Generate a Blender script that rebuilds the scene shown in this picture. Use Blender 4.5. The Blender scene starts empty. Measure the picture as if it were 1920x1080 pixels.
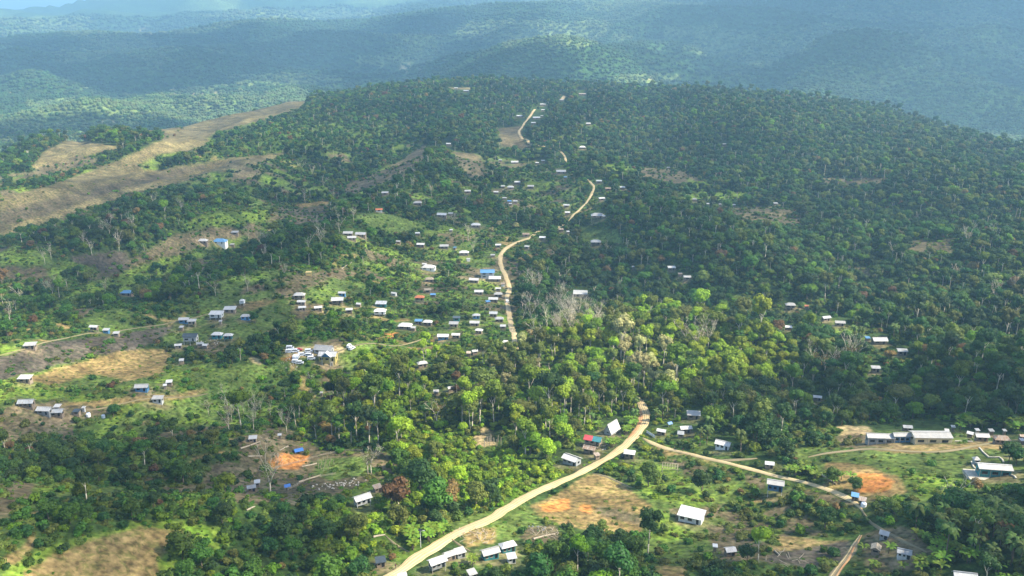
import bpy, bmesh, math, random
import numpy as np
from mathutils import Vector, Matrix, Euler
R = math.radians
random.seed(7); rng = np.random.default_rng(11)
scene = bpy.context.scene
COL = scene.collection
# ---------------------------------------------------------------- camera, sky, sun, exposure
CAMZ = 300.0; F = 1663.0; PITCH = math.atan(540 / F)
cam = bpy.data.objects.new('camera', bpy.data.cameras.new('camera')); COL.objects.link(cam)
cam.location = (0, 0, CAMZ); cam.rotation_euler = (R(90) - PITCH, 0, 0)
cam.data.sensor_width = 36; cam.data.lens = 36 * F / 1920; cam.data.clip_start = 1; cam.data.clip_end = 90000
scene.camera = cam
SUN_EL, SUN_AZ = R(46), R(98)          # azimuth measured from the view axis, positive = right
LS = Vector((math.sin(SUN_AZ) * math.cos(SUN_EL), math.cos(SUN_AZ) * math.cos(SUN_EL), math.sin(SUN_EL)))
w = bpy.data.worlds.new('World'); scene.world = w; w.use_nodes = True
nt = w.node_tree; nt.nodes.clear()
sky = nt.nodes.new('ShaderNodeTexSky'); sky.sky_type = 'NISHITA'; sky.sun_disc = False
sky.sun_elevation = SUN_EL; sky.sun_rotation = SUN_AZ; sky.air_density = 1.0; sky.dust_density = 1.5; sky.altitude = 300
bg = nt.nodes.new('ShaderNodeBackground'); bg.inputs[1].default_value = 0.15
wo = nt.nodes.new('ShaderNodeOutputWorld'); nt.links.new(sky.outputs[0], bg.inputs[0]); nt.links.new(bg.outputs[0], wo.inputs[0])
sd = bpy.data.lights.new('sun', 'SUN'); sd.energy = 4.2; sd.angle = R(0.55); sd.color = (1.0, 0.92, 0.76)
so = bpy.data.objects.new('sun', sd); COL.objects.link(so); so.rotation_euler = (-LS).to_track_quat('-Z', 'Y').to_euler(); so.location = (0, 0, 900)
vs = scene.view_settings; vs.view_transform = 'Standard'; vs.look = 'None'; vs.exposure = 1.36; vs.gamma = 1
cy = scene.cycles; cy.transparent_max_bounces = 24; cy.max_bounces = 5; cy.diffuse_bounces = 2; cy.transmission_bounces = 2; cy.volume_bounces = 0
cy.glossy_bounces = 1
# ---------------------------------------------------------------- numeric helpers
def hsh(ix, iy, s):
    h = (ix.astype(np.int64) * 374761393 + iy.astype(np.int64) * 668265263 + s * 1442695041) & 0xffffffff
    h = ((h ^ (h >> 13)) * 1274126177) & 0xffffffff
    return ((h ^ (h >> 16)) & 0xffff) / 65535.0
def vnoise(x, y, s=0):
    ix = np.floor(x); iy = np.floor(y); fx = x - ix; fy = y - iy
    fx = fx * fx * (3 - 2 * fx); fy = fy * fy * (3 - 2 * fy)
    a = hsh(ix, iy, s); b = hsh(ix + 1, iy, s); c = hsh(ix, iy + 1, s); d = hsh(ix + 1, iy + 1, s)
    return (a * (1 - fx) + b * fx) * (1 - fy) + (c * (1 - fx) + d * fx) * fy
def fbm(x, y, s=0, o=4):
    t = 0; a = .5; n = 0
    for k in range(o):
        t = t + a * vnoise(x * 2 ** k + 17.3 * k, y * 2 ** k - 9.1 * k, s + k); n += a; a *= .5
    return t / n
def pchip(xk, yk, x):
    xk = np.asarray(xk, float); yk = np.asarray(yk, float); h = np.diff(xk); dl = np.diff(yk) / h
    m = np.zeros(len(xk)); m[0] = dl[0]; m[-1] = dl[-1]
    for i in range(1, len(xk) - 1):
        m[i] = 0 if dl[i - 1] * dl[i] <= 0 else 2 * dl[i - 1] * dl[i] / (dl[i - 1] + dl[i])
    i = np.clip(np.searchsorted(xk, x) - 1, 0, len(xk) - 2); t = (x - xk[i]) / h[i]
    t = np.clip(t, 0, 1)
    return ((2*t**3-3*t**2+1)*yk[i] + (t**3-2*t**2+t)*h[i]*m[i] + (-2*t**3+3*t**2)*yk[i+1] + (t**3-t**2)*h[i]*m[i+1])
SP, CP = math.sin(PITCH), math.cos(PITCH)
def ray(px, py):                       # direction through a point of the photograph
    u = np.asarray(px, float) - 960; v = np.asarray(py, float) - 540
    return u, F * CP - v * SP, -F * SP - v * CP
def proj(x, y, z):
    z = z - CAMZ; dep = y * CP - z * SP; up = y * SP + z * CP
    dep = np.maximum(dep, 1.0)
    return 960 + F * x / dep, 540 - F * up / dep, dep
def tanof(px, py):
    a, b, c = ray(px, py); return -c / np.hypot(a, b)
# ---------------------------------------------------------------- terrain: a height field h(x, y)
PN = [-700, 0, 320, 640, 960, 1280, 1600, 1920, 2600]
LAY = []
def lay(d, y=None, drop=None, pn=PN): LAY.append((pn, d, y, drop))
def c(v): return [v] * 9
lay(c(30), drop=c(160))
lay(c(130), drop=c(165))
lay([255, 250, 245, 242, 240, 245, 255, 265, 290], y=c(1080))
lay([350, 345, 340, 335, 330, 335, 340, 350, 370], y=c(900))
lay([475, 470, 455, 440, 430, 430, 440, 450, 470], y=c(760))
lay([600, 590, 570, 550, 540, 545, 560, 580, 600], y=c(650))
lay([760, 750, 730, 710, 700, 710, 740, 760, 780], y=c(540))
lay([960, 950, 920, 890, 880, 890, 920, 950, 980], y=c(450))
lay([1130, 1120, 1100, 1070, 1050, 1060, 1100, 1140, 1180], y=c(380))
lay([1260, 1280, 1370, 1370, 1350, 1350, 1400, 1430, 1450], y=[380, 335, 292, 300, 300, 300, 300, 325, 380])
CRN = [-700, 0, 120, 250, 320, 430, 540, 575, 640, 720, 800, 900, 960, 1050, 1280, 1450, 1600, 1700, 1800, 1920, 2600]
CRY = [372, 322, 300, 280, 256, 224, 200, 190, 184, 170, 160, 154, 158, 164, 172, 184, 205, 236, 262, 292, 360]
CRD = [1400, 1450, 1470, 1560, 1640, 1750, 1900, 1950, 2050, 2150, 2250, 2300, 2300, 2280, 2180, 2100, 2000, 1920, 1860, 1760, 1700]
lay(CRD, y=CRY, pn=CRN)
lay([1900, 1800, 2150, 2750, 2900, 2700, 2450, 2300, 2300], drop=[430, 365, 395, 390, 350, 350, 395, 430, 480])
lay([2300, 2300, 2500, 3200, 3350, 3100, 2900, 2800, 2800], y=[285, 268, 262, 200, 130, 172, 232, 272, 320])
lay([3600, 3600, 3700, 4200, 4300, 4200, 3900, 3700, 3700], y=[200, 190, 190, 150, 138, 128, 160, 200, 240])
lay([4600, 4600, 4650, 4850, 4900, 4900, 4700, 4600, 4600], y=[140, 132, 120, 100, 80, 66, 95, 118, 150])
AN = [-700, 0, 100, 200, 350, 480, 560, 640, 700, 780, 860, 950, 1100, 1280, 1450, 1600, 1920, 2600]
AY = [120, 90, 76, 68, 61, 50, 43, 48, 44, 32, 18, 8, 2, 0, -20, -40, -20, 0]
lay([5500 + max(0, p) * .35 for p in AN], y=AY, pn=AN)
lay(c(6700), drop=[400, 380, 380, 340, 100, 30, -70, -30, -10])
lay(c(7400), y=[68, 60, 54, 40, 18, 6, -12, -8, 0])
lay(c(8700), y=[40, 36, 30, 20, 5, -6, -12, -8, 0])
SN = [-700, 0, 60, 150, 200, 235, 262, 300, 420, 600, 960, 1280, 1920, 2600]
SY = [16, 16, 12, 14, 12, 4, 0, 3, -8, -14, -22, -28, -30, -30]
lay([10400] * len(SN), y=SY, pn=SN)
lay(c(13500), drop=c(420))
lay(c(32000), drop=c(420))
NC, NR = 620, 1150
PXG = np.linspace(-760, 2680, NC)
azg = np.arctan((PXG - 960) / (F * CP))
U = np.linspace(0, 1, NR)
DG = np.exp(pchip([0, .10, .62, .80, 1.0], np.log([40, 200, 1500, 3500, 31500]), U))
LD = np.log(DG)
layd = []
for pn, d, y, drop in LAY:
    dd = np.exp(pchip(pn, np.log(d), PXG))
    if y is not None: dr = dd * tanof(PXG, pchip(pn, y, PXG))
    else: dr = pchip(pn, drop, PXG)
    layd.append((dd, dr))
HT = np.zeros((NR, NC))
for j in range(NC):
    HT[:, j] = CAMZ - pchip([math.log(a[0][j]) for a in layd], [a[1][j] for a in layd], LD)
# light smoothing of the polar grid
for _ in range(10):
    HT[1:-1] = (HT[:-2] + 2 * HT[1:-1] + HT[2:]) / 4
XG = DG[:, None] * np.sin(azg)[None]; YG = DG[:, None] * np.cos(azg)[None]
def grid_ix(x, y):
    d = np.maximum(np.hypot(x, y), 41.0); az = np.arctan2(x, y)
    px = np.tan(np.clip(az, -1.2, 1.2)) * F * CP + 960
    cj = np.clip((px - PXG[0]) / (PXG[1] - PXG[0]), 0, NC - 1.001)
    ri = np.clip(np.interp(np.log(d), LD, np.arange(NR)), 0, NR - 1.001)
    return ri, cj
def H(x, y):
    x = np.asarray(x, float); y = np.asarray(y, float)
    ri, cj = grid_ix(x, y); i = ri.astype(int); j = cj.astype(int); a = ri - i; b = cj - j
    return (HT[i, j]*(1-a)*(1-b) + HT[i+1, j]*a*(1-b) + HT[i, j+1]*(1-a)*b + HT[i+1, j+1]*a*b)
def hit(px, py):                       # where the line of sight meets the ground
    px = float(px); py = float(py); t = tanof(px, py)
    cj = min(max((px - PXG[0]) / (PXG[1] - PXG[0]), 0), NC - 1.001)
    a, b, _ = ray(px, py); az = math.atan2(a, b)
    pxx = math.tan(az) * F * CP + 960
    cj = min(max((pxx - PXG[0]) / (PXG[1] - PXG[0]), 0), NC - 1.001); j = int(cj); q = cj - j
    prof = HT[:, j] * (1 - q) + HT[:, j + 1] * q
    diff = (CAMZ - DG * t) - prof
    k = np.nonzero(diff[5:] < 0)[0]
    k = (k[0] + 5) if len(k) else NR - 1
    f = diff[k - 1] / (diff[k - 1] - diff[k] + 1e-9); d = DG[k - 1] + (DG[k] - DG[k - 1]) * min(max(f, 0), 1)
    x = d * math.sin(az); y = d * math.cos(az)
    return Vector((x, y, float(H(x, y))))
def seg_dist(x, y, pts):
    best = np.full(x.shape, 1e9)
    for (ax, ay), (bx, by) in zip(pts[:-1], pts[1:]):
        vx, vy = bx - ax, by - ay; t = np.clip(((x - ax) * vx + (y - ay) * vy) / (vx * vx + vy * vy + 1e-9), 0, 1)
        best = np.minimum(best, np.hypot(x - ax - t * vx, y - ay - t * vy))
    return best
# broad relief first
far = np.clip((DG - 2500) / 1500, 0, 1)[:, None]; rid = 1 - np.abs(2 * fbm(XG / 1500 + .4 * fbm(XG / 900, YG / 900, 8, 2), YG / 620, 5, 4) - 1)
lim = 1 - .7 * np.exp(-((DG[:, None] - 5900) / 600) ** 2)
HT += far * lim * ((rid - .78) * 260 + (fbm(XG / 260, YG / 260, 31, 3) - .5) * 45 * np.clip((8000 - DG[:, None]) / 3000, .3, 1))
HT += np.clip((DG - 6600) / 1500, 0, 1)[:, None] * (fbm(XG / 1500, YG / 2500, 55, 4) - .5) * 80 * np.clip((9600 - DG[:, None]) / 1500, .12, 1) * .5
near = np.clip((2600 - DG) / 600, 0, 1)[:, None]
HT += near * ((fbm(XG / 170, YG / 170, 9, 4) - .5) * 15 + (fbm(XG / 45, YG / 45, 12, 3) - .5) * 3.5
             + np.clip((DG[:, None] - 480) / 350, 0, 1) * np.clip((1900 - DG[:, None]) / 300, 0, 1) * (.72 - np.abs(2 * fbm(XG / 210 + YG / 900, YG / 330, 77, 3) - 1) * 1.6) * 15)
# named ridges of the country behind
RIDGES = [([(-60,245),(150,236),(330,240),(430,218),(560,182),(690,168)],45,170),([(60,182),(180,170),(300,163),(430,176)],75,200),([(180,215),(300,200),(400,205)],40,130),([(640,118),(800,112),(960,118),(1060,140)],50,190),
 ([(1080,128),(1280,104),(1500,92),(1700,96)],70,260),([(1400,178),(1560,150),(1700,165),(1860,215)],90,230),([(1640,110),(1800,100),(1960,120)],80,260),([(-60,140),(150,128),(350,120),(560,118)],60,260),([(1000,60),(1180,52),(1400,40)],70,300),
 ([(380,150),(600,140),(760,128)],-55,200),([(1200,150),(1400,140),(1560,200)],-60,200),([(0,205),(200,225),(430,235)],-30,150)]
for pts, amp, wd in RIDGES:
    P = [hit(*p) for p in pts]; P = [(p.x, p.y) for p in P]
    dd = seg_dist(XG, YG, P) * (1 + .8 * (fbm(XG / 260, YG / 260, 19, 3) - .5)); HT += amp * np.exp(-(dd / wd) ** 2) * np.clip((DG[:, None] - 2350) / 300, 0, 1)
# spurs and gullies that run down the hillsides
SPURS = [([(0,650),(150,617),(330,597),(490,560)],13,38),([(0,730),(120,680),(310,648),(440,640)],10,30),
 ([(0,950),(250,880),(450,830)],6,24),([(20,1085),(240,985),(420,960)],7,24),([(0,425),(200,375),(450,325)],16,48),([(0,385),(250,325),(540,283)],14,48),
 ([(300,742),(480,690),(620,655)],9,34),([(950,668),(1200,640),(1470,655)],11,42),([(1570,600),(1700,640),(1920,705)],13,45),
 ([(1920,560),(1700,500),(1450,430)],14,70),([(1350,545),(1250,470),(1150,400)],9,60),([(0,500),(200,470),(480,400)],13,50),
 ([(0,560),(200,500),(420,440)],-12,45),([(0,690),(200,650),(330,625)],-7,25),([(0,790),(300,770),(560,720)],-9,40),
 ([(0,850),(300,900),(560,860)],-5,30),([(1500,560),(1700,600),(1920,640)],-16,60),([(1500,700),(1750,740),(1920,760)],-12,50),
 ([(1250,1000),(1420,960),(1560,985)],-5,22),([(560,480),(700,400),(800,330)],10,60),([(400,330),(600,300),(760,250)],-10,70),([(1100,200),(1300,330),(1500,420),(1700,470)],17,60),([(1300,200),(1500,290),(1750,370),(1920,410)],20,75),([(1200,230),(1400,365),(1650,445),(1920,520)],-18,60),([(1000,350),(1150,480),(1300,560)],-12,45),([(1450,230),(1650,320),(1920,380)],-18,80),([(1050,240),(1100,320),(1250,420),(1400,500)],14,55),([(600,210),(520,300),(300,420),(100,520)],12,50),([(760,220),(640,330),(480,440),(300,520)],-12,50),([(860,250),(760,380),(600,500),(520,560)],12,50),([(0,412),(200,366),(400,305)],-9,22),([(0,395),(180,345),(380,285)],8,20),([(0,375),(150,335),(330,285)],-7,20),([(150,330),(300,290),(480,225)],9,28),([(0,436),(120,400),(330,345)],6,18),([(100,330),(250,310),(420,270)],-8,26),([(90,300),(130,268),(230,285)],22,60),([(60,330),(110,300),(160,300)],15,45)]
for pts, amp, wd in SPURS:
    P = [hit(*p) for p in pts]; P = [(p.x, p.y) for p in P]
    dd = seg_dist(XG, YG, P); HT += amp * np.exp(-(dd / wd) ** 2)
def to_world(pts): return [hit(*p) for p in pts]
# ---------------------------------------------------------------- land cover, drawn as patches
FOREST, MIXED, GRASS, LIME, DRY, BROWN, BURNT, ORANGE, SOIL, BUSH, HILL, TAN, UMBER = range(13)
CC = np.array([(.040,.066,.014),(.060,.092,.018),(.092,.125,.026),(.125,.175,.022),(.220,.152,.058),(.125,.096,.050),(.085,.068,.048),(.46,.185,.050),(.47,.34,.17),(.065,.10,.014),(.125,.098,.044),(.178,.137,.060),(.095,.073,.040)])
TREE = [1, .18, .02, .04, 0, .04, .0, 0, 0, .30, .0, 0, 0]
BSH = [.9, .9, .03, .15, .0, .16, .06, 0, .01, 1.2, .012, .0, .012]
GW, GH = 960, 540
LC = np.zeros((GH, GW), int)
gx, gy = np.meshgrid((np.arange(GW) + .5) * 2, (np.arange(GH) + .5) * 2)
def pin(poly, X, Y):
    ins = np.zeros(X.shape, bool); n = len(poly)
    for i in range(n):
        x1, y1 = poly[i]; x2, y2 = poly[(i + 1) % n]
        if y1 == y2: continue
        ins ^= ((Y > min(y1, y2)) & (Y <= max(y1, y2)) & (X < (x2 - x1) * (Y - y1) / (y2 - y1) + x1))
    return ins
def patch(cl, *poly):
    xs = [p[0] for p in poly]; ys = [p[1] for p in poly]
    a, b = max(0, int(min(xs) // 2) - 1), min(GW, int(max(xs) // 2) + 2); c_, d_ = max(0, int(min(ys) // 2) - 1), min(GH, int(max(ys) // 2) + 2)
    m = pin(poly, gx[c_:d_, a:b], gy[c_:d_, a:b]); LC[c_:d_, a:b][m] = cl
patch(MIXED,(-5,330),(250,300),(560,230),(700,250),(900,290),(1150,320),(1130,450),(980,500),(965,640),(700,700),(560,760),(540,860),(640,960),(400,1082),(-5,1082))
patch(MIXED,(1200,800),(1560,800),(1920,820),(1920,900),(1640,960),(1560,1080),(1180,1080))
patch(BUSH,(250,235),(420,225),(760,235),(800,265),(620,290),(400,290),(390,270))
patch(HILL,(0,372),(100,345),(225,300),(290,268),(430,220),(540,193),(585,186),(560,204),(470,232),(400,250),(385,275),(300,292),(240,318),(300,318),(420,298),(545,284),(510,300),(400,322),(330,345),(230,372),(130,402),(60,426),(0,444))
patch(TAN,(225,300),(300,264),(440,218),(560,190),(470,228),(395,250),(340,275),(240,300))
patch(UMBER,(0,396),(180,350),(330,318),(500,293),(395,312),(200,372),(100,400),(0,424))
patch(TAN,(0,432),(120,392),(240,352),(330,330),(250,362),(130,400),(0,446))
patch(TAN,(90,280),(130,262),(180,268),(240,277),(200,286),(140,300),(70,322),(60,310))
patch(BROWN,(80,312),(150,292),(200,300),(120,325),(20,340))
patch(BROWN,(260,480),(330,440),(420,420),(470,440),(380,460),(300,500),(180,530),(120,500))
patch(BURNT,(130,480),(240,468),(235,508),(150,516))
patch(LIME,(380,402),(500,394),(502,414),(430,422),(330,432),(300,446))
patch(LIME,(170,530),(300,486),(400,470),(300,524),(150,575),(60,612),(120,556))
patch(LIME,(120,490),(180,500),(175,520),(120,505))
patch(BURNT,(0,668),(100,641),(222,628),(330,606),(345,618),(300,640),(250,657),(150,672),(80,694),(0,712))
patch(DRY,(40,712),(140,680),(230,658),(312,652),(322,672),(300,703),(200,725),(110,725))
patch(GRASS,(100,722),(170,700),(230,712),(180,728))
patch(GRASS,(330,606),(450,566),(530,558),(560,590),(500,620),(430,652),(350,652),(305,640))
patch(DRY,(440,568),(500,560),(520,566),(470,582),(440,580))
patch(BROWN,(400,640),(440,650),(400,666),(380,650))
patch(BROWN,(540,392),(622,384),(616,412),(600,420),(550,426))
patch(DRY,(546,384),(610,376),(622,382),(560,390))
patch(BROWN,(640,350),(720,318),(760,296),(800,268),(796,300),(745,332),(700,352),(650,368))
patch(BROWN,(845,283),(900,290),(912,332),(880,335))
patch(BROWN,(932,240),(976,236),(985,268),(1010,282),(940,276))
patch(TAN,(740,166),(860,164),(1000,167),(1000,169),(860,168),(740,169))
patch(LIME,(1130,306),(1200,312),(1200,330),(1140,326))
patch(BROWN,(1200,314),(1290,322),(1325,345),(1260,345),(1200,332))
patch(LIME,(1290,335),(1335,345),(1330,356),(1280,352))
patch(LIME,(1260,362),(1400,358),(1400,374),(1270,378))
patch(BROWN,(1368,392),(1420,385),(1500,394),(1500,420),(1450,426),(1385,412))
patch(BROWN,(1530,333),(1665,335),(1668,347),(1540,346))
patch(BROWN,(1600,496),(1645,504),(1638,524),(1610,518))
patch(GRASS,(1360,543),(1455,565),(1435,576),(1370,560))
patch(BROWN,(1700,452),(1790,448),(1785,474),(1710,472))
patch(LIME,(1540,590),(1640,620),(1600,650),(1560,620))
patch(GRASS,(400,560),(500,545),(520,556),(440,570))
patch(BROWN,(530,520),(640,500),(680,515),(600,535),(540,545))
patch(GRASS,(660,398),(740,402),(800,425),(740,440),(690,425))
patch(GRASS,(620,520),(700,535),(660,560),(600,540))
patch(GRASS,(1090,425),(1160,430),(1170,460),(1090,450))
patch(SOIL,(530,652),(640,650),(650,660),(600,668),(540,672))
patch(ORANGE,(535,668),(552,668),(550,676),(535,674)); patch(ORANGE,(722,624),(748,622),(748,632),(725,634))
patch(SOIL,(470,672),(492,672),(490,690),(470,690))
patch(GRASS,(400,700),(470,680),(530,690),(440,735),(340,740),(380,715))
patch(DRY,(230,745),(390,732),(380,742),(300,752),(140,765),(60,770),(130,755))
patch(BROWN,(0,770),(80,760),(170,760),(230,770),(150,790),(90,810),(60,830),(40,800))
patch(LIME,(60,912),(170,885),(250,855),(320,838),(330,850),(240,880),(150,905),(70,925))
patch(LIME,(420,790),(520,758),(560,750),(500,785),(440,800))
patch(BROWN,(0,905),(60,900),(70,930),(0,945))
patch(LIME,(0,1080),(60,1040),(150,1005),(250,980),(330,976),(420,990),(440,1010),(340,1080))
patch(DRY,(40,1080),(90,1045),(200,1002),(260,988),(335,994),(318,1030),(285,1050),(300,1080))
patch(BROWN,(445,820),(520,795),(560,815),(600,845),(720,845),(750,870),(730,900),(650,930),(560,945),(440,945),(420,925),(445,870))
patch(GRASS,(600,860),(690,855),(690,890),(620,905),(590,890))
patch(ORANGE,(505,862),(530,850),(582,854),(575,868),(560,880),(520,878))
patch(BUSH,(560,960),(700,900),(900,940),(930,962),(760,1046),(700,1078),(600,1078))
patch(BUSH,(770,800),(900,825),(1010,870),(1080,878),(1040,905),(930,955),(840,930),(770,880))
patch(SOIL,(890,820),(905,800),(920,802),(935,838),(900,840))
patch(GRASS,(840,985),(930,955),(980,948),(1010,985),(970,1015),(880,1012))
patch(DRY,(990,948),(1050,918),(1112,890),(1140,890),(1190,915),(1236,940),(1205,965),(1202,1003),(1160,1008),(1100,992),(1040,980),(1000,965))
patch(ORANGE,(1006,946),(1060,934),(1066,955),(1020,960)); patch(ORANGE,(1084,944),(1110,950),(1108,966),(1092,962))
patch(BROWN,(1125,948),(1205,962),(1202,985),(1150,975),(1115,962))
patch(BROWN,(985,985),(1040,985),(1042,1010),(1000,1025),(980,1005))
patch(DRY,(870,1000),(930,990),(935,1020),(880,1025))
patch(GRASS,(1130,888),(1240,935),(1330,960),(1380,985),(1300,990),(1230,950))
patch(GRASS,(1290,830),(1370,820),(1390,850),(1310,855))
patch(BROWN,(1400,890),(1440,895),(1430,915),(1400,905)); patch(BROWN,(1480,915),(1560,925),(1600,950),(1540,945))
patch(SOIL,(1565,800),(1630,797),(1640,818),(1570,815)); patch(BROWN,(1560,815),(1640,815),(1650,845),(1570,842))
patch(GRASS,(1640,838),(1920,826),(1920,905),(1880,905),(1790,930),(1720,942),(1690,925),(1640,900),(1560,870),(1540,858))
patch(DRY,(1640,830),(1790,832),(1900,828),(1920,850),(1800,842),(1700,850),(1650,848))
patch(LIME,(1660,870),(1720,885),(1790,895),(1830,900),(1800,925),(1730,935),(1700,905))
patch(DRY,(1545,868),(1620,868),(1682,893),(1706,922),(1640,942),(1600,930),(1556,905))
patch(ORANGE,(1606,885),(1645,886),(1672,903),(1660,922),(1606,926))
patch(GRASS,(1795,800),(1820,820),(1800,830),(1770,828))
patch(BROWN,(1620,1000),(1690,985),(1770,1035),(1760,1055),(1640,1075),(1625,1050))
patch(BURNT,(1440,1032),(1520,1020),(1600,1014),(1596,1050),(1520,1072),(1440,1055)); patch(DRY,(1430,1010),(1460,1008),(1600,1012),(1440,1035))
patch(LIME,(1430,985),(1470,1000),(1450,1020),(1400,1010))
patch(GRASS,(1700,940),(1760,940),(1740,960))
patch(DRY,(1240,1060),(1290,1060),(1280,1080),(1230,1080)); patch(BROWN,(1260,955),(1360,945),(1350,970),(1270,985))
def cover(x, y, jit=3.2):
    """class of the ground at world x, y"""
    z = H(x, y); px, py, dep = proj(x, y, z)
    k = np.clip(500 / np.maximum(dep, 100), .15, 1.6)
    px = px + (fbm(x / 14, y / 14, 71, 3) - .5) * jit * 6 * k; py = py + (fbm(x / 14, y / 14, 91, 3) - .5) * jit * 3 * k
    ix = np.clip((px / 2).astype(int), 0, GW - 1); iy = np.clip((py / 2).astype(int), 0, GH - 1)
    cl = LC[iy, ix].copy()
    d = np.hypot(x, y); cd = np.interp(px, CRN, CRD)
    cl[d > cd * 1.06] = FOREST
    lh = (px < 575) & (px > 205) & (d > cd * .93) & (d < cd * 1.22); cl[lh] = HILL
    lh = (px < 205) & (d > cd * 1.02) & (d < cd * 1.5) & (fbm(x / 130, y / 130, 44, 3) > .5); cl[lh] = HILL
    out = (px < -10) | (px > 1930); cl[out & (cl > 1)] = MIXED
    n = fbm(x / 55, y / 55, 33, 4); n2 = fbm(x / 28 + 40, y / 28, 35, 3); m = cl == MIXED
    cl[m & (n > .61)] = FOREST
    cl[m & (n < .40) & (n2 > .5)] = BROWN
    cl[m & (n < .50) & (n2 < .47)] = GRASS
    cl[m & (n < .46) & (n2 < .40)] = LIME
    cl[m & (n > .47) & (n < .50) & (n2 > .58)] = DRY
    return cl
# ---------------------------------------------------------------- materials
MATS = {}
def nodes(name):
    m = bpy.data.materials.new(name); m.use_nodes = True; t = m.node_tree; t.nodes.clear(); return m, t
def N(t, k, **kw):
    n = t.nodes.new('ShaderNode' + k)
    for a, b in kw.items():
        if a.startswith('i_'):
            key = a[2:]; n.inputs[int(key) if key.isdigit() else key.replace('_', ' ')].default_value = b
        else: setattr(n, a, b)
    return n
def link(t, a, b): t.links.new(a, b)
def finish(t, sh):
    o = N(t, 'OutputMaterial'); link(t, sh, o.inputs[0])
def leaf(name, rgb, var=.32, trans=.32):
    m, t = nodes(name)
    oi = N(t, 'ObjectInfo'); ge = N(t, 'NewGeometry')
    r1 = N(t, 'MapRange', i_3=1 - var, i_4=1 + var); link(t, oi.outputs['Random'], r1.inputs[0])
    r2 = N(t, 'MapRange', i_3=.72, i_4=1.3); link(t, ge.outputs['Random Per Island'], r2.inputs[0])
    ns = N(t, 'TexNoise', i_Scale=.012, i_Detail=2.0); link(t, ge.outputs['Position'], ns.inputs['Vector'])
    r3 = N(t, 'MapRange', i_1=.3, i_2=.7, i_3=.72, i_4=1.25); link(t, ns.outputs[0], r3.inputs[0])
    a = N(t, 'Math', operation='MULTIPLY'); link(t, r1.outputs[0], a.inputs[0]); link(t, r2.outputs[0], a.inputs[1])
    b = N(t, 'Math', operation='MULTIPLY'); link(t, a.outputs[0], b.inputs[0]); link(t, r3.outputs[0], b.inputs[1])
    hr = N(t, 'MapRange', i_3=.475, i_4=.525); link(t, oi.outputs['Random'], hr.inputs[0])
    hs = N(t, 'HueSaturation'); hs.inputs['Color'].default_value = (*rgb, 1); link(t, b.outputs[0], hs.inputs['Value']); link(t, hr.outputs[0], hs.inputs['Hue'])
    p = N(t, 'BsdfPrincipled', i_Roughness=.62); link(t, hs.outputs[0], p.inputs['Base Color']); p.inputs['Specular IOR Level'].default_value = .25
    tr = N(t, 'BsdfTranslucent'); link(t, hs.outputs[0], tr.inputs[0])
    mx = N(t, 'MixShader', i_0=trans); link(t, p.outputs[0], mx.inputs[1]); link(t, tr.outputs[0], mx.inputs[2]); finish(t, mx.outputs[0])
    MATS[name] = m; return m
leaf('leaf_dark', (.036, .084, .013)); leaf('leaf_mid', (.066, .130, .011)); leaf('leaf_olive', (.130, .155, .022))
leaf('leaf_fresh', (.125, .200, .007)); leaf('leaf_lime', (.25, .33, .014)); leaf('leaf_pale', (.38, .37, .13), .2)
leaf('leaf_rust', (.18, .11, .034)); leaf('leaf_dry', (.32, .26, .15)); leaf('leaf_palm', (.095, .145, .024)); leaf('leaf_banana', (.16, .25, .02), .25, .4)
leaf('leaf_canopy', (.045, .094, .020), .15); leaf('leaf_canopy_light', (.13, .185, .052), .15)  # paler canopy paints sunlight on LIT slopes and also serves the clearings
def simple(name, rgb, rough=.7, bump=0, bs=4., var=.2, vs_=1.2, metal=0, streak=None, spec=.3):
    m, t = nodes(name); tc = N(t, 'TexCoord')
    n1 = N(t, 'TexNoise', i_Scale=vs_, i_Detail=4.0); link(t, tc.outputs['Object'], n1.inputs['Vector'])
    mr = N(t, 'MapRange', i_1=.3, i_2=.7, i_3=1 - var, i_4=1 + var); link(t, n1.outputs[0], mr.inputs[0])
    hs = N(t, 'HueSaturation'); hs.inputs['Color'].default_value = (*rgb, 1); link(t, mr.outputs[0], hs.inputs['Value'])
    p = N(t, 'BsdfPrincipled', i_Roughness=rough, i_Metallic=metal); p.inputs['Specular IOR Level'].default_value = spec
    colour = hs.outputs[0]
    if name.startswith('roof_') or name.startswith('wall_'):
        oi = N(t, 'ObjectInfo'); rr = N(t, 'MapRange', i_3=.62, i_4=1.18); link(t, oi.outputs['Random'], rr.inputs[0]); h2 = N(t, 'HueSaturation'); link(t, rr.outputs[0], h2.inputs['Value']); link(t, colour, h2.inputs['Color']); colour = h2.outputs[0]
    if streak:
        mp = N(t, 'Mapping'); mp.inputs['Scale'].default_value = (2.2, .35, 1); link(t, tc.outputs['Object'], mp.inputs[0])
        n2 = N(t, 'TexNoise', i_Scale=.8, i_Detail=5.0); link(t, mp.outputs[0], n2.inputs['Vector'])
        r = N(t, 'MapRange', i_1=streak[3], i_2=streak[3] + .12, i_3=0, i_4=.8); link(t, n2.outputs[0], r.inputs[0])
        mi = N(t, 'Mix', data_type='RGBA'); link(t, r.outputs[0], mi.inputs[0]); link(t, colour, mi.inputs[6]); mi.inputs[7].default_value = (*streak[:3], 1)
        colour = mi.outputs[2]
    link(t, colour, p.inputs['Base Color'])
    if bump:
        wv = N(t, 'TexWave', i_Scale=bs, i_Distortion=0.0); link(t, tc.outputs['Object'], wv.inputs['Vector'])
        bp = N(t, 'Bump', i_Strength=bump, i_Distance=.05); link(t, wv.outputs['Fac'], bp.inputs['Height']); link(t, bp.outputs[0], p.inputs['Normal'])
    finish(t, p.outputs[0]); MATS[name] = m; return m
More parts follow.
